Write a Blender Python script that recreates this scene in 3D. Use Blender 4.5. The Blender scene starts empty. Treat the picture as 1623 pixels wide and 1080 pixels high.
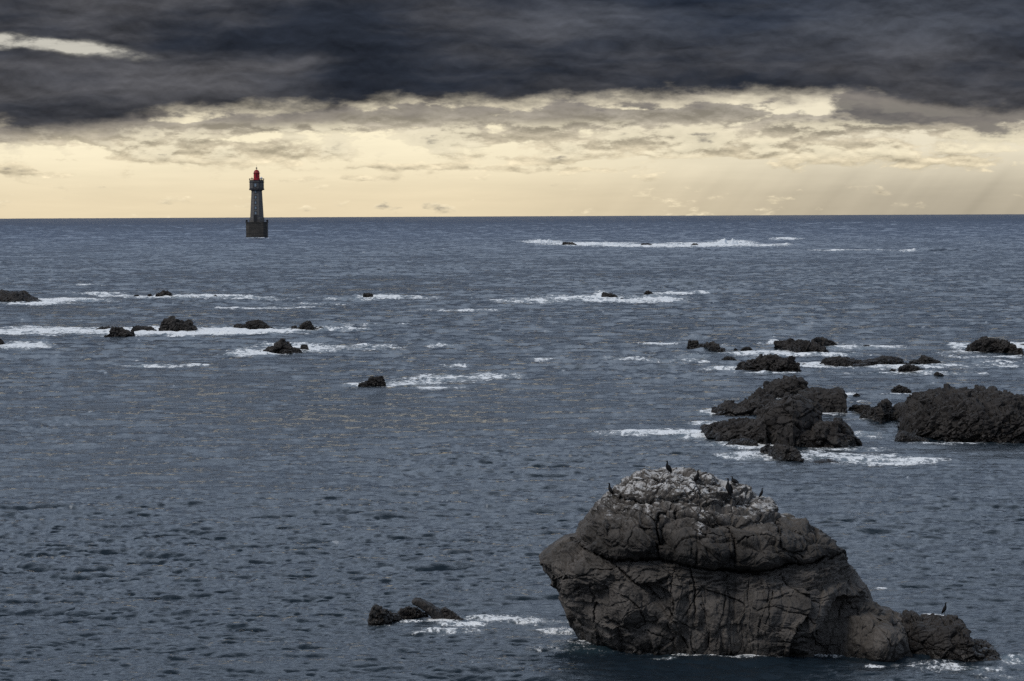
import bpy, math, random
import numpy as np
from mathutils import Matrix, Vector
rng = np.random.RandomState(7)
random.seed(7)
S = bpy.context.scene
COL = S.collection

# ------------------------------------------------------------------ camera
CAM_H, FPX, REARTH = 18.5, 4700.0, 6371000.0
CX, CY, W0 = 811.5, 540.0, 1623.0
PITCH = (540 - 343.4) / FPX + math.sqrt(2 * CAM_H / REARTH)
ROLL = -0.0043
cam_d = bpy.data.cameras.new('camera')
cam = bpy.data.objects.new('camera', cam_d); COL.objects.link(cam)
cam_d.sensor_width = 36.0
cam_d.lens = 36.0 * FPX / W0
cam_d.clip_start, cam_d.clip_end = 0.5, 60000
CAMR = Matrix.Rotation(math.pi / 2 - PITCH, 3, 'X') @ Matrix.Rotation(ROLL, 3, 'Z')
cam.matrix_world = Matrix.Translation((0, 0, CAM_H)) @ CAMR.to_4x4()
S.camera = cam
R3 = np.array(CAMR)

# ------------------------------------------------------------------ colour management
S.view_settings.view_transform = 'Standard'
S.view_settings.look = 'None'
S.view_settings.exposure = 0.0
S.view_settings.gamma = 1.0
S.render.engine = 'CYCLES'
S.cycles.use_denoising = False
S.cycles.max_bounces = 5


def lin(r, g, b):
    f = lambda c: (c / 255) / 12.92 if c <= 10 else ((c / 255 + 0.055) / 1.055) ** 2.4
    return (f(r), f(g), f(b), 1.0)


# ------------------------------------------------------------------ node expression helper
class NT:
    def __init__(s, tree):
        s.t = tree

    def node(s, typ, **kw):
        n = s.t.nodes.new(typ)
        for k, v in kw.items():
            setattr(n, k, v)
        return n

    def put(s, sock, v):
        if isinstance(v, bpy.types.NodeSocket):
            s.t.links.new(v, sock)
        else:
            sock.default_value = v

    def m(s, op, a, b=0.0, c=0.0, clamp=False):
        n = s.node('ShaderNodeMath', operation=op, use_clamp=clamp)
        s.put(n.inputs[0], a); s.put(n.inputs[1], b); s.put(n.inputs[2], c)
        return n.outputs[0]

    def add(s, a, b): return s.m('ADD', a, b)
    def sub(s, a, b): return s.m('SUBTRACT', a, b)
    def mul(s, a, b): return s.m('MULTIPLY', a, b)
    def mad(s, a, b, c): return s.m('MULTIPLY_ADD', a, b, c)

    def ss(s, x, e0, e1, o0=0.0, o1=1.0):
        n = s.node('ShaderNodeMapRange', interpolation_type='SMOOTHSTEP')
        s.put(n.inputs[0], x); s.put(n.inputs[1], e0); s.put(n.inputs[2], e1)
        s.put(n.inputs[3], o0); s.put(n.inputs[4], o1)
        return n.outputs[0]

    def xyz(s, x, y, z=0.0):
        n = s.node('ShaderNodeCombineXYZ')
        s.put(n.inputs[0], x); s.put(n.inputs[1], y); s.put(n.inputs[2], z)
        return n.outputs[0]

    def noise(s, vec, scale=1.0, detail=4.0, rough=0.5, dist=0.0, lac=2.0):
        n = s.node('ShaderNodeTexNoise')
        s.put(n.inputs['Vector'], vec)
        n.inputs['Scale'].default_value = scale
        n.inputs['Detail'].default_value = detail
        n.inputs['Roughness'].default_value = rough
        n.inputs['Lacunarity'].default_value = lac
        n.inputs['Distortion'].default_value = dist
        return n.outputs[0]

    def mix(s, f, a, b):
        n = s.node('ShaderNodeMix', data_type='RGBA')
        s.put(n.inputs[0], f); s.put(n.inputs[6], a); s.put(n.inputs[7], b)
        return n.outputs[2]

    def scalec(s, c, k):
        n = s.node('ShaderNodeVectorMath', operation='SCALE')
        s.put(n.inputs[0], c); s.put(n.inputs[3], k)
        return n.outputs[0]

    def curve(s, x, pts, x0, x1, y0, y1):
        n = s.node('ShaderNodeFloatCurve')
        xx = s.m('DIVIDE', s.sub(x, x0), x1 - x0, clamp=True)
        s.put(n.inputs[1], xx)
        c = n.mapping.curves[0]
        P = [((a - x0) / (x1 - x0), (b - y0) / (y1 - y0)) for a, b in pts]
        c.points[0].location = P[0]; c.points[1].location = P[-1]
        for p in P[1:-1]:
            c.points.new(*p)
        n.mapping.update()
        return s.mad(n.outputs[0], y1 - y0, y0)


# ------------------------------------------------------------------ world: dusk sky under a dark cloud deck
SUN_EL, SUN_AZ = math.radians(48), math.radians(-128)      # azimuth from +Y, clockwise
world = bpy.data.worlds.new('World'); S.world = world
world.use_nodes = True
wt = world.node_tree; wt.nodes.clear(); N = NT(wt)
tc = N.node('ShaderNodeTexCoord')
sep = N.node('ShaderNodeSeparateXYZ'); wt.links.new(tc.outputs['Generated'], sep.inputs[0])
dx, dy, dz = sep.outputs
azd = N.mul(N.m('ARCTAN2', dx, dy), 57.29578)
eld = N.mul(N.m('ARCSINE', dz), 57.29578)
X = N.mad(azd, 82.0, 811.0)           # degrees of azimuth -> 82 units per degree
Y = N.mad(N.add(eld, 0.138), -82.0, 343.0)
fine = N.noise(N.xyz(N.mul(X, 1 / 95.), N.mul(Y, 1 / 34.)), 1.0, 7.0, 0.62)
warpv = N.noise(N.xyz(N.mul(X, 1 / 160.), N.mul(Y, 1 / 60.), 4.3), 1.0, 5.0, 0.55)
warpw = N.noise(N.xyz(N.mul(X, 1 / 140.), N.mul(Y, 1 / 50.), 9.7), 1.0, 5.0, 0.55)
Yw = N.add(Y, N.mad(warpv, 44.0, -22.0))
Xw = N.add(X, N.mad(warpw, 110.0, -55.0))
# clear glow near the horizon
left = N.ss(X, 650., 1500.)
glow_hi = N.mix(left, lin(252, 240, 208), lin(238, 228, 203))
glow_lo = N.mix(left, lin(233, 216, 182), lin(180, 170, 150))
glow = N.mix(N.ss(Y, 215., 335.), glow_hi, glow_lo)
veil = N.noise(N.xyz(N.mul(X, 1 / 260.), N.mul(Y, 1 / 26.), 2.0), 1.0, 6.0, 0.6)
glow = N.scalec(glow, N.mad(veil, 0.24, 0.87))
# sheared faint rays on the right
rays = N.noise(N.xyz(N.mul(N.add(X, N.mul(Y, 0.9)), 1 / 60.), 0.0, 5.0), 1.0, 2.0, 0.5)
glow = N.scalec(glow, N.add(1.0, N.mul(N.mul(N.mad(rays, 0.5, -0.25), left), N.ss(Y, 240., 300.))))


def blob(cx, cy, rx, ry, amp):
    a = N.mul(N.sub(Xw, cx), 1.0 / rx); b = N.mul(N.sub(Yw, cy), 1.0 / ry)
    r2 = N.add(N.mul(a, a), N.mul(b, b))
    return N.mul(N.m('EXPONENT', N.mul(r2, -0.7)), amp)


def total(bl):
    t = None
    for q in bl:
        v = blob(*q)
        t = v if t is None else N.add(t, v)
    return t


cum = total([(345, 240, 115, 11, 1.0), (440, 241, 26, 12, .6), (60, 212, 150, 9, .8), (130, 225, 50, 5, .5), (200, 200, 120, 9, .7), (350, 200, 95, 9, .8), (520, 203, 60, 4, .6),
             (610, 192, 150, 10, .8), (700, 176, 70, 10, .7), (960, 186, 95, 10, .95), (1110, 184, 110, 11, .85), (722, 214, 26, 10, .9), (790, 218, 34, 8, .6),
             (870, 208, 60, 12, .75), (990, 228, 110, 7, .8), (1040, 212, 30, 8, .5), (1255, 206, 80, 14, .85), (1310, 200, 30, 12, .4), (1180, 243, 150, 7, .75), (1320, 238, 90, 9, .8), (1430, 196, 110, 9, .9),
             (1540, 216, 110, 7, .75), (830, 250, 100, 5, .5), (60, 272, 120, 5, .45), (620, 268, 130, 4, .4), (1500, 262, 120, 8, .5), (170, 250, 70, 4, .4), (900, 268, 160, 5, .4), (500, 285, 160, 4, .3)])
dens = N.add(N.add(N.mad(fine, 3.0, -1.5), cum), N.add(N.mad(warpv, 0.9, -0.45), N.mul(N.mul(N.ss(Y, 285., 235.), N.ss(Y, 160., 200.)), N.ss(X, -100., 900., 0.12, 0.26))))
fine2 = N.noise(N.xyz(N.mul(X, 1 / 95.), N.mul(N.sub(Y, 6.0), 1 / 34.)), 1.0, 7.0, 0.62)
emb = N.mul(N.sub(fine, fine2), 3.4)            # bright rims along the tops
cmask = N.ss(dens, 0.16, 0.50)
ccol = N.mix(N.ss(Y, 170., 262.), lin(138, 132, 124), lin(204, 191, 163))
ccol = N.scalec(ccol, N.m('MAXIMUM', N.add(N.ss(dens, 0.3, 1.3, 1.18, 0.86), N.mul(emb, 1.2)), 0.6))
sky1 = N.mix(N.mul(cmask, 0.88), glow, ccol)
puff = N.mul(N.ss(N.sub(dens, cum), 0.12, 0.45), N.mul(N.ss(Y, 186., 205.), N.ss(Y, 262., 240.)))
sky1 = N.mix(N.mul(puff, 0.6), sky1, lin(253, 242, 212))

drk = total([(80, 186, 140, 12, 1.0), (1540, 180, 150, 20, 1.3), (1430, 176, 90, 12, .9), (1000, 168, 90, 8, .5), (280, 178, 60, 6, .6), (1010, 170, 40, 5, .3)])
dm_ = N.ss(N.add(drk, N.mad(fine, 2.8, -1.4)), 0.3, 0.75)
sky1 = N.mix(N.mul(dm_, 0.85), sky1, N.mix(fine, lin(76, 76, 82), lin(104, 101, 100)))
# the dark deck
edge = N.curve(X, [(-600, 200), (0, 204), (150, 203), (230, 186), (330, 178), (480, 172), (640, 164), (860, 168),
                   (960, 159), (1160, 154), (1300, 153), (1400, 164), (1480, 182), (1600, 190), (2300, 184)],
               -600, 2300, 100, 250)
rag = N.noise(N.xyz(N.mul(X, 1 / 120.), N.mul(Y, 1 / 50.), 7.0), 1.0, 8.0, 0.62)
ye = N.add(Y, N.mad(rag, 60.0, -30.0))
ed = N.sub(edge, ye)
deck = N.ss(N.add(ed, N.mad(fine, 30.0, -15.0)), -8.0, 20.0)
halfdeck = N.mul(N.ss(N.add(ed, N.mad(fine, 80.0, -40.0)), -34.0, 6.0), 0.7)
dn = N.noise(N.xyz(N.mul(Xw, 1 / 420.), N.mul(Yw, 1 / 90.), 1.0), 1.0, 5.0, 0.52)
dn2 = N.noise(N.xyz(N.mul(X, 1 / 130.), N.mul(Yw, 1 / 50.), 3.0), 1.0, 7.0, 0.6)
dcol = N.mix(N.ss(dn, 0.35, 0.66), lin(40, 45, 55), lin(84, 84, 88))
dcol = N.mix(N.mul(N.ss(X, 500., 1100.), N.ss(Y, 130., 40.)), dcol, N.mix(N.ss(dn, 0.35, 0.7), lin(36, 44, 58), lin(74, 78, 87)))
dn3 = N.noise(N.xyz(N.mul(X, 1 / 130.), N.mul(N.add(Yw, 7.0), 1 / 50.), 3.0), 1.0, 7.0, 0.6)
dcol = N.scalec(dcol, N.mul(N.add(N.mad(dn2, 1.7, 0.15), N.mul(N.sub(dn2, dn3), 1.1)), N.ss(ed, -5.0, 60.0, 0.80, 1.0)))
hd = N.mix(0.5, lin(120, 115, 112), lin(150, 142, 132))
sky2 = N.mix(halfdeck, sky1, N.scalec(hd, N.mad(dn2, 1.0, 0.5)))
sky2 = N.mix(deck, sky2, dcol)
# gap of light in the deck, upper left
gy = N.sub(N.sub(Yw, 66.0), N.mul(X, 0.09))
gap = N.mul(N.m('EXPONENT', N.mul(N.mul(gy, gy), -1 / 105.)), N.mul(N.ss(X, 290., 150.), N.ss(X, -260., -60.)))
gap = N.mul(N.ss(N.mul(gap, N.mad(fine, 5.0, -1.5)), 0.05, 1.0), N.mad(veil, 1.4, 0.3))
sky2 = N.mix(N.m('MINIMUM', gap, 0.9), sky2, lin(208, 204, 192))
# above the picture: the deck thins out into a paler overcast with some blue
up = N.noise(N.xyz(N.m('DIVIDE', dx, N.add(dz, 0.15)), N.m('DIVIDE', dy, N.add(dz, 0.15)), 0.0), 1.3, 5.0, 0.55)
nish = N.node('ShaderNodeTexSky', sky_type='NISHITA', sun_disc=False)
nish.sun_elevation = SUN_EL; nish.sun_rotation = SUN_AZ
overc = N.mix(N.ss(up, 0.35, 0.55, 0.55, 1.0), N.scalec(nish.outputs[0], 0.08), (0.335, 0.395, 0.485, 1))
overc = N.mix(N.ss(eld, 8.0, 22.0), (0.05, 0.072, 0.12, 1), N.scalec(overc, N.ss(eld, 12.0, 62.0, 2.6, 0.48)))
sky3 = N.mix(N.ss(eld, 4.5, 9.0), sky2, overc)
# away from the glow the horizon is plain grey-blue
away = N.ss(N.m('ABSOLUTE', azd), 25.0, 70.0)
side = N.mix(N.ss(eld, 0.0, 25.0), (0.20, 0.225, 0.27, 1), N.scalec(overc, 0.9))
sky4 = N.mix(away, sky3, side)
bg = N.node('ShaderNodeBackground'); wt.links.new(sky4, bg.inputs[0]); bg.inputs[1].default_value = 1.0
wo = N.node('ShaderNodeOutputWorld'); wt.links.new(bg.outputs[0], wo.inputs[0])
world.cycles.sampling_method = 'MANUAL'; world.cycles.sample_map_resolution = 1024

# ------------------------------------------------------------------ sun behind thin high cloud
sd = bpy.data.lights.new('sun', 'SUN'); sd.energy = 1.5; sd.angle = math.radians(25); sd.color = (1.0, 0.93, 0.84)
sun = bpy.data.objects.new('sun', sd); COL.objects.link(sun)
sv = Vector((math.sin(SUN_AZ) * math.cos(SUN_EL), math.cos(SUN_AZ) * math.cos(SUN_EL), math.sin(SUN_EL)))
sun.rotation_euler = sv.to_track_quat('Z', 'Y').to_euler(); sun.location = (0, 0, 400)


# ------------------------------------------------------------------ geometry helpers
def ray(px, py):
    px = np.asarray(px, float); py = np.asarray(py, float)
    px, py = np.broadcast_arrays(px, py)
    d = np.stack([(px - CX) / FPX, -(py - CY) / FPX, -np.ones(px.shape)], -1)
    return d @ R3.T


def sea_hit(px, py):
    """distance along y and lateral x where the line of sight meets the (curved) sea"""
    d = ray(px, py)
    h = np.hypot(d[..., 0], d[..., 1]); s = d[..., 2] / h
    a = 1 / (2 * REARTH)
    disc = np.maximum(s * s - 4 * a * CAM_H, 0)
    r = 2 * CAM_H / (-s + np.sqrt(disc))
    return d[..., 0] / h * r, d[..., 1] / h * r


def at(px, py, y):
    d = ray(px, py)
    k = y / d[..., 1]
    return d[..., 0] * k, CAM_H + d[..., 2] * k


def project(P):
    q = (P - np.array([0, 0, CAM_H])) @ R3
    return CX + FPX * q[..., 0] / -q[..., 2], CY - FPX * q[..., 1] / -q[..., 2]


def sea_z(x, y): return -(x * x + y * y) / (2 * REARTH)


GT = rng.normal(size=(256, 3)); GT /= np.linalg.norm(GT, axis=1)[:, None]
RT = rng.rand(1024, 6)


def hsh(i, seed):
    h = (i[..., 0] * 73856093) ^ (i[..., 1] * 19349663) ^ (i[..., 2] * 83492791) ^ (seed * 2654435761)
    h = (h ^ (h >> 13)) * 1274126177
    return (h ^ (h >> 16)) & 0x7fffffff


def perlin(p, seed=0):
    i = np.floor(p).astype(np.int64); f = p - i
    u = f * f * f * (f * (f * 6 - 15) + 10)
    out = 0
    for c in range(8):
        o = np.array([c & 1, (c >> 1) & 1, (c >> 2) & 1])
        g = GT[hsh(i + o, seed) & 255]
        w = np.prod(np.where(o, u, 1 - u), axis=-1)
        out = out + w * np.einsum('...k,...k->...', g, f - o)
    return out * 1.5


def fbm(p, octv=4, seed=0, gain=0.5, ridged=False):
    a, s, out = 1.0, 1.0, 0
    for o in range(octv):
        n = perlin(p * s + o * 7.31, seed + o)
        if ridged: n = 0.5 - np.abs(n) * 1.6
        out = out + a * n; a *= gain; s *= 2.03
    return out


def worley(p, seed=0):
    """F1, F2 and a per-cell tilted-plane height"""
    i = np.floor(p).astype(np.int64)
    F1 = np.full(p.shape[:-1], 9e9); F2 = F1.copy(); H = np.zeros_like(F1)
    for a in (-1, 0, 1):
        for b in (-1, 0, 1):
            for c in (-1, 0, 1):
                j = i + np.array([a, b, c])
                r = RT[hsh(j, seed) & 1023]
                v = p - j - r[..., :3]
                d = np.einsum('...k,...k->...', v, v)
                hh = np.einsum('...k,...k->...', v, (r[..., 3:] - 0.5) * 1.6) + (r[..., 3] - 0.5) * 0.7
                n1 = d < F1
                F2 = np.where(n1, F1, np.minimum(F2, d))
                H = np.where(n1, hh, H); F1 = np.where(n1, d, F1)
    return np.sqrt(F1), np.sqrt(F2), H


def grid_mesh(name, P, close_u=False, attrs=None, smooth=True):
    nu, nv = P.shape[:2]
    me = bpy.data.meshes.new(name)
    V = P.reshape(-1, 3).astype(np.float32)
    idx = np.arange(nu * nv).reshape(nu, nv)
    if close_u: idx = np.vstack([idx, idx[:1]])
    q = np.stack([idx[:-1, :-1], idx[1:, :-1], idx[1:, 1:], idx[:-1, 1:]], -1).reshape(-1, 4).astype(np.int32)
    me.vertices.add(len(V)); me.vertices.foreach_set('co', V.ravel())
    me.loops.add(q.size); me.loops.foreach_set('vertex_index', q.ravel())
    me.polygons.add(len(q)); me.polygons.foreach_set('loop_start', np.arange(0, q.size, 4, dtype=np.int32))
    me.polygons.foreach_set('use_smooth', np.full(len(q), smooth))
    for k, a in (attrs or {}).items():
        at_ = me.attributes.new(k, 'FLOAT', 'POINT'); at_.data.foreach_set('value', a.ravel().astype(np.float32))
    me.update(calc_edges=True)
    return me


def link(name, me, mat=None, parent=None, loc=None):
    o = bpy.data.objects.new(name, me); COL.objects.link(o)
    if mat is not None and not len(me.materials): me.materials.append(mat)
    if loc is not None: o.location = loc
    if parent is not None: o.parent = parent
    return o


def tag(o, label=None, cat=None, group=None, kind=None):
    for k, v in (('label', label), ('category', cat), ('group', group), ('kind', kind)):
        if v: o[k] = v
    return o


def normals(P):
    du = np.gradient(P, axis=0); dv = np.gradient(P, axis=1)
    n = np.cross(du, dv)
    return n / (np.linalg.norm(n, axis=-1, keepdims=True) + 1e-9)


# ------------------------------------------------------------------ materials
def new_mat(name):
    m = bpy.data.materials.new(name); m.use_nodes = True
    t = m.node_tree; b = t.nodes['Principled BSDF']
    return m, NT(t), b


def bump(n, b, h, dist, strength=1.0, prev=None):
    bn = n.node('ShaderNodeBump'); bn.inputs['Strength'].default_value = strength
    bn.inputs['Distance'].default_value = dist
    n.put(bn.inputs['Height'], h)
    if prev is not None: n.t.links.new(prev, bn.inputs['Normal'])
    if b is not None: n.t.links.new(bn.outputs[0], b.inputs['Normal'])
    return bn.outputs[0]


def rock_material(name, c1, c2, c3, fine=1.0, guano=False, wet=0.5):
    m, n, b = new_mat(name)
    geo = n.node('ShaderNodeNewGeometry'); pos = geo.outputs['Position']
    a = n.noise(pos, 0.55 * fine, 6, 0.6)
    g = n.noise(pos, 6.0 * fine, 6, 0.7)
    col = n.mix(n.ss(a, 0.38, 0.62), c1, c2)
    col = n.mix(n.mul(n.ss(g, 0.48, 0.68), 0.7), col, c3)
    # fine joints
    vo = n.node('ShaderNodeTexVoronoi', feature='DISTANCE_TO_EDGE')
    mp = n.node('ShaderNodeVectorMath', operation='ADD')
    nz = n.node('ShaderNodeTexNoise'); nz.inputs['Scale'].default_value = 1.6 * fine; nz.inputs['Detail'].default_value = 4
    n.t.links.new(pos, nz.inputs['Vector'])
    n.t.links.new(pos, mp.inputs[0]); n.put(mp.inputs[1], n.scalec(nz.outputs['Color'], 0.9 / fine))
    sc = n.node('ShaderNodeVectorMath', operation='MULTIPLY'); n.t.links.new(mp.outputs[0], sc.inputs[0])
    sc.inputs[1].default_value = (1.5 * fine, 1.0 * fine, 0.75 * fine)
    n.t.links.new(sc.outputs[0], vo.inputs['Vector'])
    crack = n.ss(vo.outputs['Distance'], 0.0, 0.035)
    # wet and algae-dark band near the water
    sp = n.node('ShaderNodeSeparateXYZ'); n.t.links.new(pos, sp.inputs[0])
    z = n.add(sp.outputs[2], n.mul(n.m('POWER', n.m('MAXIMUM', sp.outputs[1], 0.0), 2.0), 1 / (2 * REARTH)))
    wz = n.ss(n.add(z, n.mad(a, 1.2, -0.6)), 0.1, 1.1)
    col = n.mix(wz, n.scalec(col, 0.5), col)
    rough = n.mad(wz, 0.42, 0.32)
    if guano:
        at_ = n.node('ShaderNodeAttribute', attribute_name='guano')
        st = n.node('ShaderNodeVectorMath', operation='MULTIPLY'); n.t.links.new(pos, st.inputs[0]); st.inputs[1].default_value = (3.0, 2.0, 0.65)
        s1 = n.noise(st.outputs[0], 1.0, 7, 0.72)
        s2 = n.noise(pos, 9.0, 5, 0.7)
        k = n.add(at_.outputs['Fac'], n.add(n.mad(s1, 2.8, -1.36), n.mad(s2, 0.5, -0.25)))
        gm = n.ss(k, 0.24, 1.1)
        gcol = n.mix(s2, (0.36, 0.355, 0.345, 1), (0.78, 0.78, 0.79, 1))
        col = n.mix(n.mul(gm, 0.9), col, gcol)
        lich = n.ss(n.add(n.noise(pos, 2.3, 5, 0.7), n.mul(at_.outputs['Fac'], 0.08)), 0.62, 0.7)
        col = n.mix(n.mul(lich, 0.35), col, (0.20, 0.155, 0.075, 1))
        at2 = n.node('ShaderNodeAttribute', attribute_name='tone')
        col = n.scalec(col, at2.outputs['Fac'])
    n.t.links.new(col, b.inputs['Base Color'])
    n.put(b.inputs['Roughness'], rough)
    b.inputs['Specular IOR Level'].default_value = 0.3
    p1 = bump(n, None, g, 0.10 / fine, 0.8 if guano else 0.3)
    bump(n, b, crack, 0.06 / fine, 0.15 if guano else 0.5, p1)
    return m


M_ROCK = rock_material('dark_reef_rock', (0.026, 0.023, 0.022, 1), (0.044, 0.039, 0.036, 1), (0.016, 0.015, 0.015, 1))
M_BIG = rock_material('weathered_granite', (0.068, 0.062, 0.057, 1), (0.112, 0.101, 0.092, 1), (0.040, 0.036, 0.034, 1), fine=1.3, guano=True)


def foam_material():
    m, n, b = new_mat('white_water')
    geo = n.node('ShaderNodeNewGeometry')
    g = n.noise(geo.outputs['Position'], 2.0, 6, 0.7)
    n.put(b.inputs['Base Color'], n.mix(g, (0.50, 0.56, 0.62, 1), (0.86, 0.89, 0.92, 1)))
    b.inputs['Roughness'].default_value = 0.8
    bump(n, b, g, 0.2, 0.7)
    return m


M_FOAM = foam_material()

# ------------------------------------------------------------------ sea
FOAM = [  # centre px, py, half sizes, strength: laid out on the water around the reefs
 (858, 384, 24, 2.2, 1.1), (940, 388, 60, 2.3, 1.2), (1040, 390, 80, 2.3, 1.2), (1120, 389, 60, 3, 1.2), (1160, 387, 28, 3, 1.2),
 (1195, 391, 40, 1.0, .8), (1247, 379.5, 20, 1.4, .9), (1330, 398, 60, .8, .6), (1440, 399, 12, 1.2, .9), (1220, 389, 25, 1, .7),
 (110, 476, 62, 3.6, 1.1), (158, 466, 26, 2.2, 1), (138, 452, 24, 1.3, .8), (330, 470, 60, 3, 1.0), (400, 474, 60, 2.4, .75), (255, 472, 45, 2, 1),
 (200, 470, 34, 1.5, .9), (430, 489, 62, 1.6, .75), (610, 472, 36, 3, 1.2), (640, 473, 55, 2, .6), (555, 476, 36, 2.2, .6), (500, 483, 60, 2, .5),
 (145, 509, 30, 1.4, .7), (60, 482, 60, 1.6, .8),
 (90, 526, 100, 6, 1.1), (230, 527, 110, 6.5, 1.4), (370, 526, 90, 6, 1.4), (455, 524, 60, 4.5, .9), (545, 523, 45, 4, .6), (20, 528, 40, 3, .9), (600, 515, 50, 2, .4),
 (40, 549, 36, 5.5, 1.1), (400, 560, 42, 4, .9), (470, 549, 60, 6, .95), (560, 551, 60, 7, .6), (375, 563, 35, 2, .8), (500, 557, 40, 4, .8), (700, 549, 34, 3, .6),
 (237, 581, 38, 2.2, .95), (217, 573, 5, 1.6, 1.2), (310, 579, 20, 1, .6),
 (568, 610, 24, 4, .9), (640, 608, 50, 6, 1.0), (710, 600, 52, 7, .95), (775, 597, 52, 6, .8), (700, 616, 50, 2.5, .6), (720, 582, 20, 3, .5), (860, 570, 30, 3, .45),
 (740, 492, 62, 2.2, .6), (850, 478, 52, 4.5, .6), (930, 474, 60, 5, .9), (1000, 476, 75, 4.5, .95), (955, 469, 12, 5, 1.3), (1060, 466, 34, 2, .65), (1115, 466, 8, 1.2, .8),
 (1040, 546, 27, 2.2, 1.1), (990, 569, 42, 3, .7), (1070, 572, 50, 3, .7), (1110, 565, 40, 4, .5), (1150, 548, 20, 2, .6),
 (1200, 560, 80, 4, .75), (1225, 543, 9, 5, 1), (1350, 552, 55, 4.5, .8), (1300, 563, 80, 3, .7), (1262, 545, 60, 4, .6),
 (1518, 549, 16, 5, .85), (1528, 559, 34, 3, .7), (1620, 550, 18, 5, 1.1), (1560, 565, 60, 2.5, .6),
 (1290, 580, 34, 4, 1.1), (1150, 586, 34, 3, .75), (1380, 582, 105, 4, .85), (1440, 592, 85, 4, .9), (1535, 580, 85, 8, .45), (1350, 591, 110, 3, .5), (1225, 592, 50, 2, .7),
 (1240, 629, 26, 4, 1.2), (1128, 655, 20, 4, 1.0), (1040, 685, 75, 6, .95), (1108, 690, 46, 9, .95), (1172, 706, 50, 6, 1.0), (1330, 656, 24, 3, 1.0),
 (1370, 690, 50, 6, .6), (1190, 724, 62, 8, .9), (1300, 724, 62, 8, .95), (1400, 730, 72, 7, .95), (1000, 685, 46, 3, .85), (1345, 712, 65, 4, .75), (1120, 672, 24, 3, .8),
 (1345, 625, 14, 3, .9), (1430, 626, 30, 2, .6), (1400, 665, 55, 3, .6), (1460, 690, 34, 3, .8), (1600, 670, 34, 2, .9), (1540, 704, 90, 2.2, .55), (1360, 636, 20, 2, .6),
 (645, 984, 18, 3, .7), (738, 990, 30, 5, .75), (790, 980, 70, 8, .52), (855, 985, 50, 7, .5), (720, 1003, 55, 7, .42), (700, 984, 34, 3, .6), (600, 992, 20, 3, .5),
 (958, 1020, 34, 6, .7), (1045, 1035, 22, 4, 1.1), (1100, 1042, 42, 4, 1.05), (1050, 1050, 20, 2, .9), (1180, 1048, 40, 2.4, .7), (1330, 1042, 62, 2.4, .75),
 (1385, 1057, 14, 2, .5), (404, 378, 18, .9, .3), (1500, 1058, 60, 6, .5), (1606, 1048, 22, 6, 1.0), (1478, 977, 14, 4, 1.1), (1402, 933, 12, 3, 1.1), (1550, 1060, 70, 6, .55),
 (930, 1030, 60, 10, .55), (1590, 1070, 50, 6, .4), (880, 1000, 30, 6, .6),
]


def ocean_tile(L, n, kmin, kmax, wdir, power, spread, rms, seed):
    r = np.random.RandomState(seed)
    k1 = np.fft.fftfreq(n, L / n) * 2 * math.pi
    kx, ky = np.meshgrid(k1, k1, indexing='ij')
    k = np.hypot(kx, ky); k[0, 0] = 1
    c = (kx * wdir[0] + ky * wdir[1]) / k
    A = k ** (-power / 2) * np.exp(-0.5 * (kmin / k) ** 4) * np.exp(-(k / kmax) ** 4) * (np.abs(c) ** spread + 0.07)
    A[0, 0] = 0
    A[np.hypot(kx, ky) < kmin * 0.45] = 0
    Fh = A * (r.normal(size=(n, n)) + 1j * r.normal(size=(n, n)))
    h = np.fft.ifft2(Fh).real
    s = rms / h.std()
    Fh = Fh * s; h = h * s
    X_ = np.fft.ifft2(1j * kx / k * Fh).real; Y_ = np.fft.ifft2(1j * ky / k * Fh).real
    # folding measure
    Jx = np.fft.ifft2(-kx * kx / k * Fh).real; Jy = np.fft.ifft2(-ky * ky / k * Fh).real
    slope = np.fft.ifft2(1j * ky * Fh).real.std()
    print('tile', L, 'slope', slope)
    return L, n, h, X_, Y_, Jx + Jy


def samp(tile, x, y, fields):
    L, n = tile[0], tile[1]
    fx = (x / L % 1.0) * n; fy = (y / L % 1.0) * n
    ix = fx.astype(np.int32); iy = fy.astype(np.int32); u = (fx - ix).astype(np.float32); v = (fy - iy).astype(np.float32)
    ix %= n; iy %= n; jx = (ix + 1) % n; jy = (iy + 1) % n
    out = []
    for f in fields:
        F = tile[f].astype(np.float32)
        out.append((F[ix, iy] * (1 - u) + F[jx, iy] * u) * (1 - v) + (F[ix, jy] * (1 - u) + F[jx, jy] * u) * v)
    return out


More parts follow.
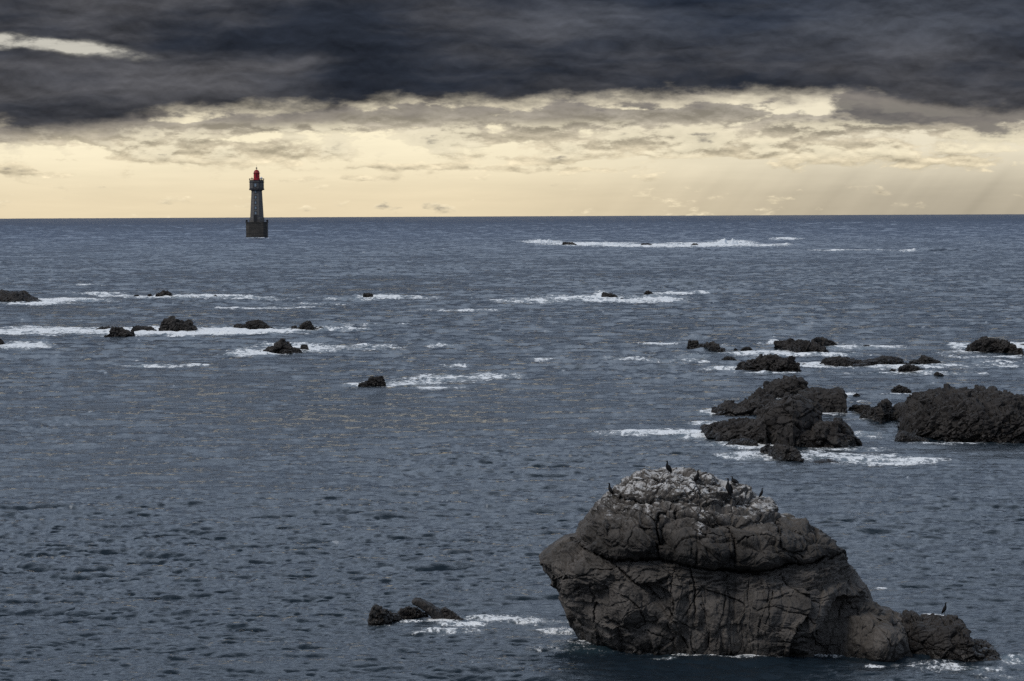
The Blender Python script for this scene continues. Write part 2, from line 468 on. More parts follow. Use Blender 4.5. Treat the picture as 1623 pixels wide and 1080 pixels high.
def build_sea():
    T1 = ocean_tile(211.0, 1024, 2 * math.pi / 11, 2 * math.pi / 1.1, (0.28, -0.96), 3.1, 1.8, 0.115, 3)
    T2 = ocean_tile(47.0, 1024, 2 * math.pi / 1.5, 2 * math.pi / 0.22, (-0.35, -0.94), 3.2, 2.4, 0.027, 5)
    T3 = ocean_tile(613.0, 512, 2 * math.pi / 48, 2 * math.pi / 9, (0.10, -0.99), 3.8, 1.6, 0.24, 9)
    rs = [2., 15., 40., 70., 90.]
    r = 100.
    while r < 17500:
        rs.append(r)
        st = max(0.13, r * r / (CAM_H * 2965) * 0.5)
        cap = 1.6 if r < 1500 else (1.6 + (r - 1500) / 2500 * 3.0 if r < 4000 else 4.6 + (r - 4000) / 100.)
        r += min(st, cap)
    rs = np.array(rs)
    fine_az = np.linspace(-11.4, 11.4, 1040)
    outer = np.concatenate([np.linspace(11.6, 30, 26), np.linspace(34, 180, 20)[:-1]])
    az = np.radians(np.concatenate([-outer[::-1], fine_az, outer]))
    print('sea', len(rs), len(az))
    Rr, Az = np.meshgrid(rs, az, indexing='ij')
    x = Rr * np.sin(Az); y = Rr * np.cos(Az)
    isf = np.abs(Az) < math.radians(11.5)
    wf = np.clip((math.radians(13) - np.abs(Az)) / math.radians(1.4), 0, 1) * np.clip((Rr - 60) / 40, 0, 1)
    # rotate each tile so that its repeat never lines up with rows of the view
    def rot(a): return x * math.cos(a) - y * math.sin(a), x * math.sin(a) + y * math.cos(a)
    Z = np.zeros_like(x); DX = np.zeros_like(x); DY = np.zeros_like(x); J = np.zeros_like(x)
    gust = np.repeat(np.repeat(np.ones((1, 1)), 1, 0), 1, 1)
    for T, a, amp, chop in ((T3, 0.05, np.clip((Rr - 200) / 1100, 0.06, 1.0), 0.8), (T1, 0.23, np.clip(Rr / 420, 0.60, 1.1), 1.5), (T2, -0.31, np.clip(1.15 - (Rr - 900) / 3000, 0.5, 1.0), 1.7)):
        xa, ya = rot(a)
        h, sx, sy, j = samp(T, xa, ya, (2, 3, 4, 5))
        ca, sa = math.cos(a), math.sin(a)
        DX += -chop * amp * (sx * ca + sy * sa); DY += -chop * amp * (-sx * sa + sy * ca)
        Z += h * amp; J += j * amp
    # tiles are rotated by a, wind direction stays close to the line of sight
    Z *= wf; DX *= wf; DY *= wf
    # gusts: slow patches of livelier and calmer water
    gp = np.stack([x / 60., y / 110., np.zeros_like(x)], -1)
    sub = gp[::4, ::4]
    g = fbm(sub, 3, 91)
    g = np.repeat(np.repeat(g, 4, 0), 4, 1)[:x.shape[0], :x.shape[1]]
    g2 = np.zeros_like(x)
    sl = (slice(None), slice(len(outer) - 4, len(outer) + len(fine_az) + 4))
    xs_, ys_ = x[sl], y[sl]
    g2[sl] = perlin(np.stack([xs_ / 9., ys_ / 16., xs_ * 0], -1), 92) * 0.55 + perlin(np.stack([xs_ / 26., ys_ / 48., xs_ * 0], -1), 93) * 0.65
    G = np.clip(1 + 0.5 * g + g2 * 0.7, 0.45, 1.8)
    Z *= G; DX *= G; DY *= G
    foam = np.zeros_like(x)
    P0 = np.stack([x, y, sea_z(x, y)], -1)
    px, py = project(P0)
    front = isf & (Rr > 95)
    fpx, fpy = px[front], py[front]
    f = np.zeros_like(fpx)
    for cx, cy, rx, ry, a in FOAM:
        a *= 0.88 if cy > 600 else 0.94
        ry = ry * 0.82 if cy > 430 else ry
        sel = (np.abs(fpx - cx) < rx * 2.2) & (np.abs(fpy - cy) < ry * 2.2)
        q = ((fpx[sel] - cx) / rx) ** 2 + ((fpy[sel] - cy) / ry) ** 2
        f[sel] = np.maximum(f[sel], a * np.exp(-(q ** 1.3) * 0.62)) + 0.12 * a * np.exp(-q)
    foam[front] = f
    q0, q1 = np.percentile(-J[front], [99.93, 99.998]); crest = np.clip((-J - q0) / (q1 - q0), 0, 1) * wf
    # white water stands a little proud and is choppier
    lift = np.clip(foam, 0, 1.2) * np.clip(Rr / 700., 0.15, 1.0) * wf
    lf = perlin(np.stack([x / 3.0, y / 3.0, x * 0], -1)[front], 12)
    L_ = np.zeros_like(x); L_[front] = lf
    foam = np.where(foam > 0.02, foam + np.clip(Z / 0.17, -2, 2.5) * 0.16 * np.clip(foam * 3, 0, 1), foam)
    Z += lift * (0.12 + 0.55 * np.clip(L_, 0, 1))
    P = np.stack([x + DX, y + DY, sea_z(x, y) + Z], -1)
    print('crest q', np.percentile(-J[front], [50, 90, 99, 99.9]), 'z', Z[front].std())
    me = grid_mesh('sea', P.transpose(1, 0, 2), attrs={'foam': foam.T, 'crest': crest.T})
    return me


def sea_material():
    m, n, b = new_mat('sea_water')
    geo = n.node('ShaderNodeNewGeometry'); pos = geo.outputs['Position']
    fa = n.node('ShaderNodeAttribute', attribute_name='foam'); cr = n.node('ShaderNodeAttribute', attribute_name='crest')
    cd = n.node('ShaderNodeVectorMath', operation='LENGTH'); n.t.links.new(pos, cd.inputs[0])
    dist = cd.outputs['Value']

    def sc(v):
        q = n.node('ShaderNodeVectorMath', operation='MULTIPLY'); n.t.links.new(pos, q.inputs[0]); q.inputs[1].default_value = v
        return q.outputs[0]
    # foam pattern: laced, torn along the wind
    n1 = n.noise(sc((0.33, 0.20, 0.3)), 1.0, 9, 0.66, 0.6)
    n2 = n.noise(sc((1.6, 0.8, 1.0)), 1.0, 6, 0.65, 0.8)
    n3 = n.noise(sc((6.5, 4.5, 3.0)), 1.0, 4, 0.65, 0.6)
    lace = n.sub(1.0, n.m('ABSOLUTE', n.mad(n2, 5.0, -2.5)))
    n0 = n.noise(sc((0.11, 0.035, 0.0)), 1.0, 3, 0.6)
    k = n.add(n.mad(n0, 3.4, n.mad(fa.outputs['Fac'], 1.3, -1.84)), n.add(n.add(n.mad(n1, 4.6, -2.3 - 0.72), n.mad(n2, 4.4, -2.2)), n.add(n.mul(lace, 0.15), n.mul(n.mad(n3, 4.0, -2.0), n.ss(dist, 400., 120.)))))
    fm = n.ss(k, 0.0, 0.38)
    fm = n.mul(fm, n.ss(fa.outputs['Fac'], 0.04, 0.3))
    cm = n.mul(n.ss(n.add(cr.outputs['Fac'], n.mad(n2, 3.0, -1.6)), 0.05, 0.5), n.ss(cr.outputs['Fac'], 0.0, 0.1))
    wash = n.mul(n.mul(n.ss(k, -0.55, 0.25), n.ss(fa.outputs['Fac'], 0.08, 0.5)), 0.33)
    ff = n.m('MAXIMUM', n.m('MAXIMUM', fm, wash), n.mul(cm, 0.3))
    # aerated teal water round the foam
    aer = n.mul(n.ss(fa.outputs['Fac'], 0.15, 1.0), 0.5)
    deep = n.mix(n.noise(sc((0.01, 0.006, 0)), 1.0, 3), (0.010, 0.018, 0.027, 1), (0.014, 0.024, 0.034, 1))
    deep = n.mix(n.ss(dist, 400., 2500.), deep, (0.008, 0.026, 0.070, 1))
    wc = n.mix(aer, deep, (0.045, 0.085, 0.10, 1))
    col = n.mix(ff, wc, n.mix(n2, (0.74, 0.78, 0.82, 1), (0.92, 0.94, 0.95, 1)))
    n.t.links.new(col, b.inputs['Base Color'])
    rg = n.add(n.ss(dist, 150., 1500., 0.10, 0.20), n.mul(ff, 0.55))
    n.put(b.inputs['Roughness'], rg)
    b.inputs['IOR'].default_value = 1.333
    # ripples: short wind ripples near, broader wavelets far off
    w1 = n.noise(sc((2.6, 4.2, 1.0)), 1.0, 5, 0.62, 0.4)
    w2 = n.noise(sc((0.5, 0.9, 0.5)), 1.0, 6, 0.6, 0.4)
    w1 = n.sub(1.0, n.m('ABSOLUTE', n.mad(w1, 4.0, -2.0)))
    b1 = bump(n, None, w1, 0.035, 0.45)
    b2 = bump(n, None, w2, 0.20, 0.35, b1)
    b3 = bump(n, b, n.mul(fm, n2), 0.25, 0.6, b2)
    return m


sea = link('sea', build_sea(), sea_material())
tag(sea, kind='structure')


# ------------------------------------------------------------------ reef rocks
def interp(prof, n):
    px = np.array([p[0] for p in prof], float); py = np.array([p[1] for p in prof], float)
    u = np.linspace(px[0], px[-1], n)
    return u, np.interp(u, px, py)


def make_rock(name, prof, base, label, seed, depth=None, cat='rock', group=None, cs=0.8, box=0.55, rough=1.0, mat=None, back=0.0, lean=0.0, nmax=420):
    """prof: skyline points of the rock; base: where its foot meets the water, in the same order"""
    w_px = prof[-1][0] - prof[0][0]
    n = int(np.clip(w_px * 1.3, 40, nmax))
    u, top = interp(prof, n)
    jr = np.random.RandomState(seed); kn = max(4, int(w_px / 4.5))
    hpx = max(2.0, (np.max(base) if not isinstance(base, (list, tuple)) else max(q[1] for q in base)) - top.min())
    jag = np.interp(np.linspace(0, 1, n), np.sort(np.r_[0, jr.rand(kn), 1]), jr.uniform(-1, 1, kn + 2))
    top = top + jag * hpx * 0.055
    if not isinstance(base, (list, tuple)): base = [(u[0], base), (u[-1], base)]
    bx = np.array([p[0] for p in base], float); by = np.array([p[1] for p in base], float)
    bp = np.interp(u, bx, by)
    _, yf = sea_hit(u, bp)
    yf = yf + back
    ppm = FPX / yf.mean()
    width = w_px / ppm
    D = depth if depth else min(0.75 * width, 12.0)
    xi = np.linspace(-1, 1, n)
    taper = np.sqrt(np.clip(1 - np.abs(xi) ** 2.5, 0, 1)) * 0.75 + 0.25
    dd = D * taper
    ym = yf + dd / 2
    xr, zr = at(u, top, ym)
    zs = sea_z(0, yf.mean())
    hmax = max((zr - zs).max(), 0.3)
    zb = zs - max(0.6, 0.25 * hmax)
    m = int(np.clip(n * 0.8, 44, 260))
    t = np.linspace(0, 1, m)
    phi = math.pi * t
    H = np.maximum(zr - zb, 0.05)
    c = -np.cos(phi); s = np.sin(phi) ** box
    P = np.empty((n, m, 3))
    P[..., 0] = xr[:, None] + lean * (zr - zb)[:, None] * (s - 1)[None]
    P[..., 1] = ym[:, None] + np.sign(c)[None] * np.abs(c)[None] ** 0.8 * dd[:, None] / 2
    P[..., 2] = zb + H[:, None] * s[None]
    # steep end caps
    e = [P[0].copy(), P[-1].copy()]
    for q, sg in ((e[0], -1), (e[1], 1)):
        q[:, 2] = zb; q[:, 0] += sg * 0.06 * width
    P = np.concatenate([e[0][None], P, e[1][None]], 0)
    Nn = normals(P)
    amp = min(hmax, width * 0.4) * 0.30 * rough
    s0 = max(hmax, width * 0.22) * 0.62 * cs
    tl = (seed * 37 % 100 / 100 - .5) * 1.1
    Q = np.stack([P[..., 0] * math.cos(tl) - P[..., 2] * math.sin(tl), P[..., 1], P[..., 0] * math.sin(tl) + P[..., 2] * math.cos(tl)], -1)
    F1, F2, Hc = worley(Q * np.array([0.62 / s0, 0.8 / s0, 1.35 / s0]), seed)
    Fa, Fb, Hd = worley((Q + 0.15 * s0 * Hc[..., None]) * np.array([0.7, 1.0, 1.5]) / (s0 * 0.36), seed + 5)
    d = Hc * 1.1 + Hd * 0.5 + fbm(P / (s0 * 0.5), 4, seed, 0.5) * 0.12 + 0.05
    d -= np.exp(-((F2 - F1) / 0.05) ** 2) * 0.35
    d -= np.exp(-((Fb - Fa) / 0.07) ** 2) * 0.18
    d -= d.mean() + 0.1
    P = P + Nn * (d * amp)[..., None] * np.array([0.8, 1.0, 0.7])
    org = np.array([P[..., 0].mean(), ym.mean(), zs])
    o = link(name, grid_mesh(name, P - org, smooth=False), mat or M_ROCK, loc=org)
    tag(o, label, cat, group)
    return o, P


G_FAR = 'wave-washed reef rocks'
R = make_rock
# --- left reefs
R('reef_rock', [(-40, 466), (0, 462), (31, 463), (39, 467), (44, 472), (52, 475), (62, 479)], 481, 'low dark rock cut by the left edge of the picture, farthest reef row', 11, depth=22)
R('reef_rock', [(211, 470), (214, 467.5), (220, 467.5), (222, 470)], 471, 'tiny dark rock, left one of two specks before the small knob in the far foam', 12)
R('reef_rock', [(233, 470), (235, 466), (240, 466), (241, 470)], 470.5, 'tiny dark rock close to the left of the small far knob', 13)
R('reef_rock', [(246, 470), (249, 466), (254, 464), (259, 460.5), (268, 462), (271, 466), (274, 469)], 472, 'small rounded dark knob in the far foam line below the lighthouse', 14)
R('reef_rock', [(169, 535), (174, 527), (178, 518), (188, 520), (196, 523), (206, 527), (211, 531)], 536, 'dark wedge rock standing in front of the long white foam band', 15, lean=-.1)
R('reef_rock', [(207, 524), (212, 517.6), (230, 517), (240, 519.5), (248, 524)], 525.5, 'flat low rock just left of the largest rock in the foam band', 16, box=.7)
R('reef_rock', [(150, 524), (158, 519), (172, 518), (180, 521)], 524, 'thin low ledge behind the dark wedge rock in foam', 61, box=.7)
R('reef_rock', [(253, 523), (254, 516), (258, 508), (270, 503.5), (280, 508), (300, 510), (304, 516), (312, 522), (316, 526)], 527, 'largest dark rock in the long foam band, stepped top', 17)
R('reef_rock', [(369, 519), (375, 514.5), (391, 514), (397, 509), (407, 507.5), (418, 510), (426, 517), (438, 523)], 523.5, 'dark rock in the foam band, low shelf left and hump right', 18)
R('reef_rock', [(461, 523), (466, 519), (475, 519), (480, 511), (486, 508), (492, 513), (498, 519), (513, 521)], 525, 'pointed dark rock with low shoulders at the right end of the foam band', 19, box=.6)
R('reef_rock', [(414, 560), (418, 556), (434, 553), (438, 544), (447, 538), (456, 544), (462, 550), (470, 552), (476, 556)], [(414, 560), (476, 560)], 'peaked dark rock with a rubble skirt below the foam band', 20)
R('reef_rock', [(474, 556), (478, 547), (486, 546), (489, 552), (489, 556)], 556.5, 'small upright block close to the right of the peaked rock', 21)
R('reef_rock', [(447, 560), (453, 555), (462, 556), (463, 560)], 562, 'low rounded stone at the foot of the peaked rock', 62)
R('reef_rock', [(575, 471), (577, 465.5), (590, 465.5), (592, 471)], 472.5, 'small square rock at the left end of a bright far foam streak', 22)
R('reef_rock', [(568, 610), (569, 607), (579, 606), (581, 611)], 613, 'low stone touching the left of the blocky mid-water rock', 23)
R('reef_rock', [(579, 607), (584, 599), (596, 598), (606, 597), (610, 606)], 612.5, 'lone blocky rock in mid water left of the centre', 24, box=.4)
R('reef_rock', [(-12, 545), (-2, 538), (4, 540), (10, 548)], 549, 'dark stone at the left edge beside a small white breaker', 25)
R('reef_rock', [(337, 470.5), (341, 467.5), (347, 471)], 471.5, 'tiny wet stone inside the far foam right of the small knob', 26)
R('reef_rock', [(953, 470), (956, 463.5), (962, 465), (970, 466), (976, 468), (980, 472)], 473.5, 'low double-humped far rock behind a burst of white spray', 27)
R('reef_rock', [(982, 474), (985, 472.5), (990, 474.5)], 476, 'tiny flat stone right of the spray burst', 28)
R('reef_rock', [(1019, 468), (1023, 463.5), (1028, 459.7), (1034, 464), (1037, 468)], 468.8, 'small pointed far rock standing alone right of the spray burst', 29)
# --- breaker reef near the horizon
R('reef_rock', [(890, 390), (893, 383.5), (901, 384.5), (909, 385), (915, 389)], 390.5, 'leftmost dark rock in the white breakers near the horizon', 30, depth=10)
R('reef_rock', [(1015, 390), (1018, 386), (1030, 386.3), (1034, 390)], 391, 'middle dark rock in the white breakers near the horizon', 31, depth=10)
R('reef_rock', [(1095, 389), (1099, 385.8), (1104, 386.6), (1108, 389)], 390.2, 'rightmost dark rock in the white breakers near the horizon', 32, depth=8)
# --- right reefs, far rows
R('reef_rock', [(1088, 551), (1091, 540), (1099, 538.5), (1106, 540), (1109, 550)], 552.5, 'round-topped block at the left end of the far right reef', 33)
R('reef_rock', [(1103, 553), (1108, 547), (1120, 545), (1129, 543), (1138, 547), (1143, 551), (1148, 556)], [(1103, 554), (1148, 559)], 'sloping low rock touching the right of the round-topped block', 34)
R('reef_rock', [(1163, 554), (1165, 551.5), (1169, 554)], 555, 'tiny stone in the gap of the far right reef, left of a thin ledge', 35)
R('reef_rock', [(1175, 554), (1182, 549.5), (1190, 551), (1194, 556)], 556, 'small thin ledge in the gap of the far right reef', 36)
R('reef_rock', [(1191, 558), (1198, 556), (1208, 559)], 559.8, 'flat wet stone right of the thin ledge in the reef gap', 37)
R('reef_rock', [(1228, 550), (1229, 541), (1235, 539), (1268, 540), (1289, 543), (1300, 548), (1312, 556)], [(1228, 555), (1265, 561), (1312, 561)], 'long flat-topped rock in the far right reef', 38)
R('reef_rock', [(1286, 553), (1291, 536), (1298, 533), (1306, 537), (1315, 540), (1326, 547), (1332, 552)], [(1286, 556), (1332, 554)], 'humped rock joined to the right end of the long flat-topped rock', 39, back=4)
R('reef_rock', [(1366, 550), (1370, 547), (1378, 547), (1383, 550)], 551, 'low dark stone alone right of the humped far reef rock', 40)
R('reef_rock', [(1532, 556), (1538, 546), (1546, 541), (1559, 536), (1588, 539), (1600, 544), (1612, 549), (1620, 556)], [(1532, 558), (1575, 560), (1620, 564)], 'broad domed rock near the right edge in the farthest right row', 41)
R('reef_rock', [(1612, 548), (1620, 545), (1640, 546)], 551, 'small rock sliced by the right edge behind the broad dome', 42)
R('reef_rock', [(1167, 584), (1176, 576), (1188, 572), (1205, 568), (1213, 564), (1222, 560.5), (1230, 563), (1236, 568), (1243, 573), (1250, 568), (1258, 569), (1266, 575)], [(1167, 586), (1200, 589), (1266, 590)], 'dark double-peaked rock at the left of the middle right row', 43)
R('reef_rock', [(1144, 569), (1152, 564.5), (1160, 566), (1166, 570)], 571.5, 'low flat stone behind and left of the double-peaked rock', 44)
R('reef_rock', [(1271, 578), (1274, 576), (1280, 578)], 579.3, 'tiny speck of rock right of the double-peaked rock', 45)
R('reef_rock', [(1299, 579), (1307, 572), (1315, 568), (1331, 565.5), (1345, 569), (1357, 571), (1368, 574), (1380, 579)], 581, 'long low rock left end of the broken ledge in bright foam', 46)
R('reef_rock', [(1352, 579), (1366, 573), (1385, 569), (1402, 566), (1416, 566), (1430, 570), (1436, 576)], [(1352, 584), (1436, 579)], 'jagged middle piece of the broken ledge in bright foam', 47, back=2)
R('reef_rock', [(1441, 574), (1444, 571), (1457, 570), (1464, 563.5), (1476, 568), (1491, 575)], 577.5, 'pointed right end piece of the broken ledge in foam', 48)
R('reef_rock', [(1426, 583), (1433, 578), (1442, 577), (1452, 580), (1460, 585), (1469, 589)], 590.5, 'slab sloping right in front of the broken ledge', 49)
R('reef_rock', [(1409, 588), (1413, 584.5), (1419, 586), (1421, 589)], 589.8, 'tiny stone in foam left of the sloping slab', 50)
R('reef_rock', [(1477, 596), (1485, 590), (1492, 592), (1499, 597)], 597.6, 'small smooth stone right of the sloping slab', 51)
R('reef_rock', [(1413, 621), (1416, 615), (1424, 610), (1435, 612.5), (1443, 619)], 623, 'lone smooth dark boulder between the two near right reefs', 52)
R('reef_rock', [(1352, 627), (1357, 623), (1363, 626)], 627.8, 'small stone with a foam trail beside the lone smooth boulder', 53)
# --- near right cluster
R('reef_rock', [(1210, 617), (1211, 611), (1214, 606.5), (1227, 605), (1238, 601), (1247, 598), (1261, 596.5), (1272, 601), (1276, 609), (1283, 620)], 632, 'rearmost round-topped boulder of the near right cluster', 54, rough=.85, cs=.95, box=.45, depth=6)
R('reef_rock', [(1129, 658), (1135, 652), (1142, 645), (1151, 635), (1158, 637), (1165, 640), (1180, 640), (1197, 628), (1214, 619), (1226, 622), (1230, 640)], [(1129, 659), (1180, 661), (1230, 660)], 'long ramp of rock rising to the right at the left of the near cluster', 55, rough=.85, cs=.95, depth=7)
R('reef_rock', [(1264, 632), (1271, 622), (1281, 617.5), (1298, 617.5), (1318, 616), (1333, 616), (1337, 627), (1340, 650)], [(1264, 656), (1340, 658)], 'square-ended block at the right rear of the near cluster', 56, rough=.85, cs=.95, box=.35, depth=8)
R('reef_rock', [(1114, 686), (1117, 679), (1126, 674), (1147, 672), (1170, 668), (1190, 666), (1210, 668)], [(1114, 690), (1135, 699), (1210, 706)], 'low ragged shelf on the left front of the near cluster', 57, rough=.85, cs=.95, depth=6)
R('reef_rock', [(1190, 690), (1197, 672), (1204, 656), (1207, 643), (1220, 637), (1240, 633), (1250, 628), (1266, 630), (1286, 635), (1298, 643), (1302, 660), (1304, 690)], [(1190, 703), (1250, 708), (1304, 704)], 'tallest blunt boulder in the middle of the near cluster', 58, rough=.85, cs=.95, box=.38, depth=7)
R('reef_rock', [(1268, 690), (1285, 680), (1299, 669), (1307, 666), (1317, 670), (1326, 663.5), (1336, 669), (1346, 677), (1356, 689), (1365, 703)], [(1268, 708), (1320, 711), (1365, 706)], 'saw-topped rock at the right front of the near cluster', 59, rough=.85, cs=.95, depth=5)
R('reef_rock', [(1208, 712), (1214, 707), (1227, 705), (1252, 706), (1263, 711), (1267, 720), (1272, 732)], [(1208, 720), (1235, 731), (1272, 735)], 'small block lowest in front of the near cluster', 60, rough=.85, cs=.95, depth=3)
R('reef_rock', [(1149, 706), (1160, 698), (1180, 695), (1200, 700)], 708, 'thin wet slab lying before the low ragged shelf', 63, depth=3)
R('reef_rock', [(1285, 733), (1297, 729.5), (1317, 728), (1329, 733)], 735, 'flat wet stone awash right of the lowest block', 64, depth=2.4, box=.8)
# --- near right mass
R('reef_rock', [(1436, 671.0), (1446, 653.0), (1453, 639.0), (1458, 632.0), (1485, 624.5), (1505, 624.0), (1525, 624.5), (1529, 629.0), (1548, 624.0), (1562, 624.0), (1572, 620.0), (1585, 625.0), (1592, 630.5), (1606, 630.5), (1622, 637.0), (1660, 647.0)],
  [(1436, 694), (1471, 699), (1530, 703), (1660, 702)], 'great ragged rock mass running off the right edge', 65, cs=.42, box=.5, depth=24, rough=.6, nmax=520)
R('reef_rock', [(1344, 652), (1350, 645), (1355, 642), (1366, 642), (1384, 646), (1392, 646)], [(1344, 655), (1392, 659)], 'low rock at the left tip of the great ragged mass', 66)
R('reef_rock', [(1363, 662), (1372, 652), (1385, 648), (1395, 640), (1404, 637), (1409, 633.5), (1416, 645), (1422, 656)], [(1363, 664), (1394, 671), (1422, 664)], 'cracked upright rock left of the great ragged mass', 67, box=.42)
R('reef_rock', [(1412, 652), (1420, 643), (1429, 640), (1440, 642), (1456, 640), (1460, 655)], 668, 'low saddle of rock joining the upright rock to the great mass', 68, depth=6)
R('reef_rock', [(1419, 696), (1424, 688), (1431, 683), (1440, 688), (1452, 692), (1470, 697)], 699, 'low broken rock at the lower left foot of the great mass', 69, depth=4)
R('reef_rock', [(1437, 686), (1438, 676), (1445, 672), (1455, 675), (1461, 686)], 688, 'knob of rock above the low broken rock by the great mass', 70, depth=4)
# --- foreground stones left of the big rock
F_ = dict(nmax=300)
R('shore_rock', [(585, 985), (586, 970), (591, 962), (602, 963), (615, 967.5), (625, 973), (635, 981)], [(585, 991), (610, 989), (635, 984)], 'blunt dark block at the left of the foreground stones', 71, box=.4, depth=1.3, **F_)
R('shore_rock', [(627, 976), (636, 966), (645, 963), (658, 963.5), (667, 967), (678, 973)], [(627, 982), (678, 978)], 'low middle stone between the blunt block and the leaning slab', 72, depth=1.1, **F_)
R('shore_rock', [(696, 972), (699, 964), (702, 962.5), (714, 967), (724, 974), (734, 982)], [(696, 981), (734, 985)], 'wedge stone at the right end of the foreground stones', 73, depth=.9, box=.45, **F_)
# outcrop behind the big rock
OUTCROP = R('shore_rock', [(1415, 990), (1425, 980), (1434, 974.5), (1450, 973), (1467, 978.5), (1480, 980), (1492, 981), (1514, 984), (1528, 991), (1534, 1005), (1543, 1017), (1552, 1026), (1564, 1022), (1575, 1032), (1590, 1038), (1602, 1045)],
  [(1415, 1040), (1470, 1048), (1540, 1054), (1602, 1050)], 'low rounded outcrop behind the right foot of the great rock, a bird on its back', 74, depth=5.5, box=.5, rough=.5, mat=None, nmax=520)


# leaning slab: a long thin plate of rock
def leaning_slab():
    _, y0 = sea_hit(690, 980)
    y0 = float(y0)
    pts = [((653, 952), 9), ((664, 955), 12), ((680, 964), 16), ((696, 977), 20), ((712, 990), 22), ((724, 999), 20)]
    cx = np.array([p[0][0] for p in pts], float); cy = np.array([p[0][1] for p in pts], float); th = np.array([p[1] for p in pts], float)
    n, m = 150, 70
    t = np.linspace(0, len(pts) - 1, n); k = np.arange(len(pts))
    x, z = at(np.interp(t, k, cx), np.interp(t, k, cy), y0)
    ppm = FPX / y0
    hh = np.interp(t, k, th) / ppm * 0.5
    cap = np.sqrt(np.clip(1 - (1 - t / 0.5).clip(0, 1) ** 2, 0.02, 1)); hh = hh * cap
    a = np.linspace(0, 2 * math.pi, m, endpoint=False)
    sx = np.sign(np.cos(a)) * np.abs(np.cos(a)) ** .6; sy = np.sign(np.sin(a)) * np.abs(np.sin(a)) ** .6
    P = np.empty((n, m, 3))
    P[..., 0] = x[:, None] + 0.45 * (hh[:, None] * sy)
    P[..., 1] = y0 + 0.45 * (cap[:, None] * sx)
    P[..., 2] = z[:, None] + 0.85 * hh[:, None] * sy
    P = np.concatenate([P[:1] * 0 + P[0].mean(0), P], 0)
    d = fbm(P * 3.0, 4, 9, .6, True) * 0.05 + worley(P * 2.2, 4)[2] * 0.05
    c = P.mean(1, keepdims=True); v = P - c; v /= np.linalg.norm(v, axis=-1, keepdims=True) + 1e-6
    P = P + v * d[..., None] * np.minimum(1, np.arange(len(P)) / 8)[:, None, None]
    org = np.array([x.mean(), y0, 0.0])
    o = link('shore_rock', grid_mesh('shore_rock', (P - org).transpose(1, 0, 2), close_u=True), M_ROCK, loc=org)
    tag(o, 'long thin slab leaning up to the left among the foreground stones', 'rock')


leaning_slab()

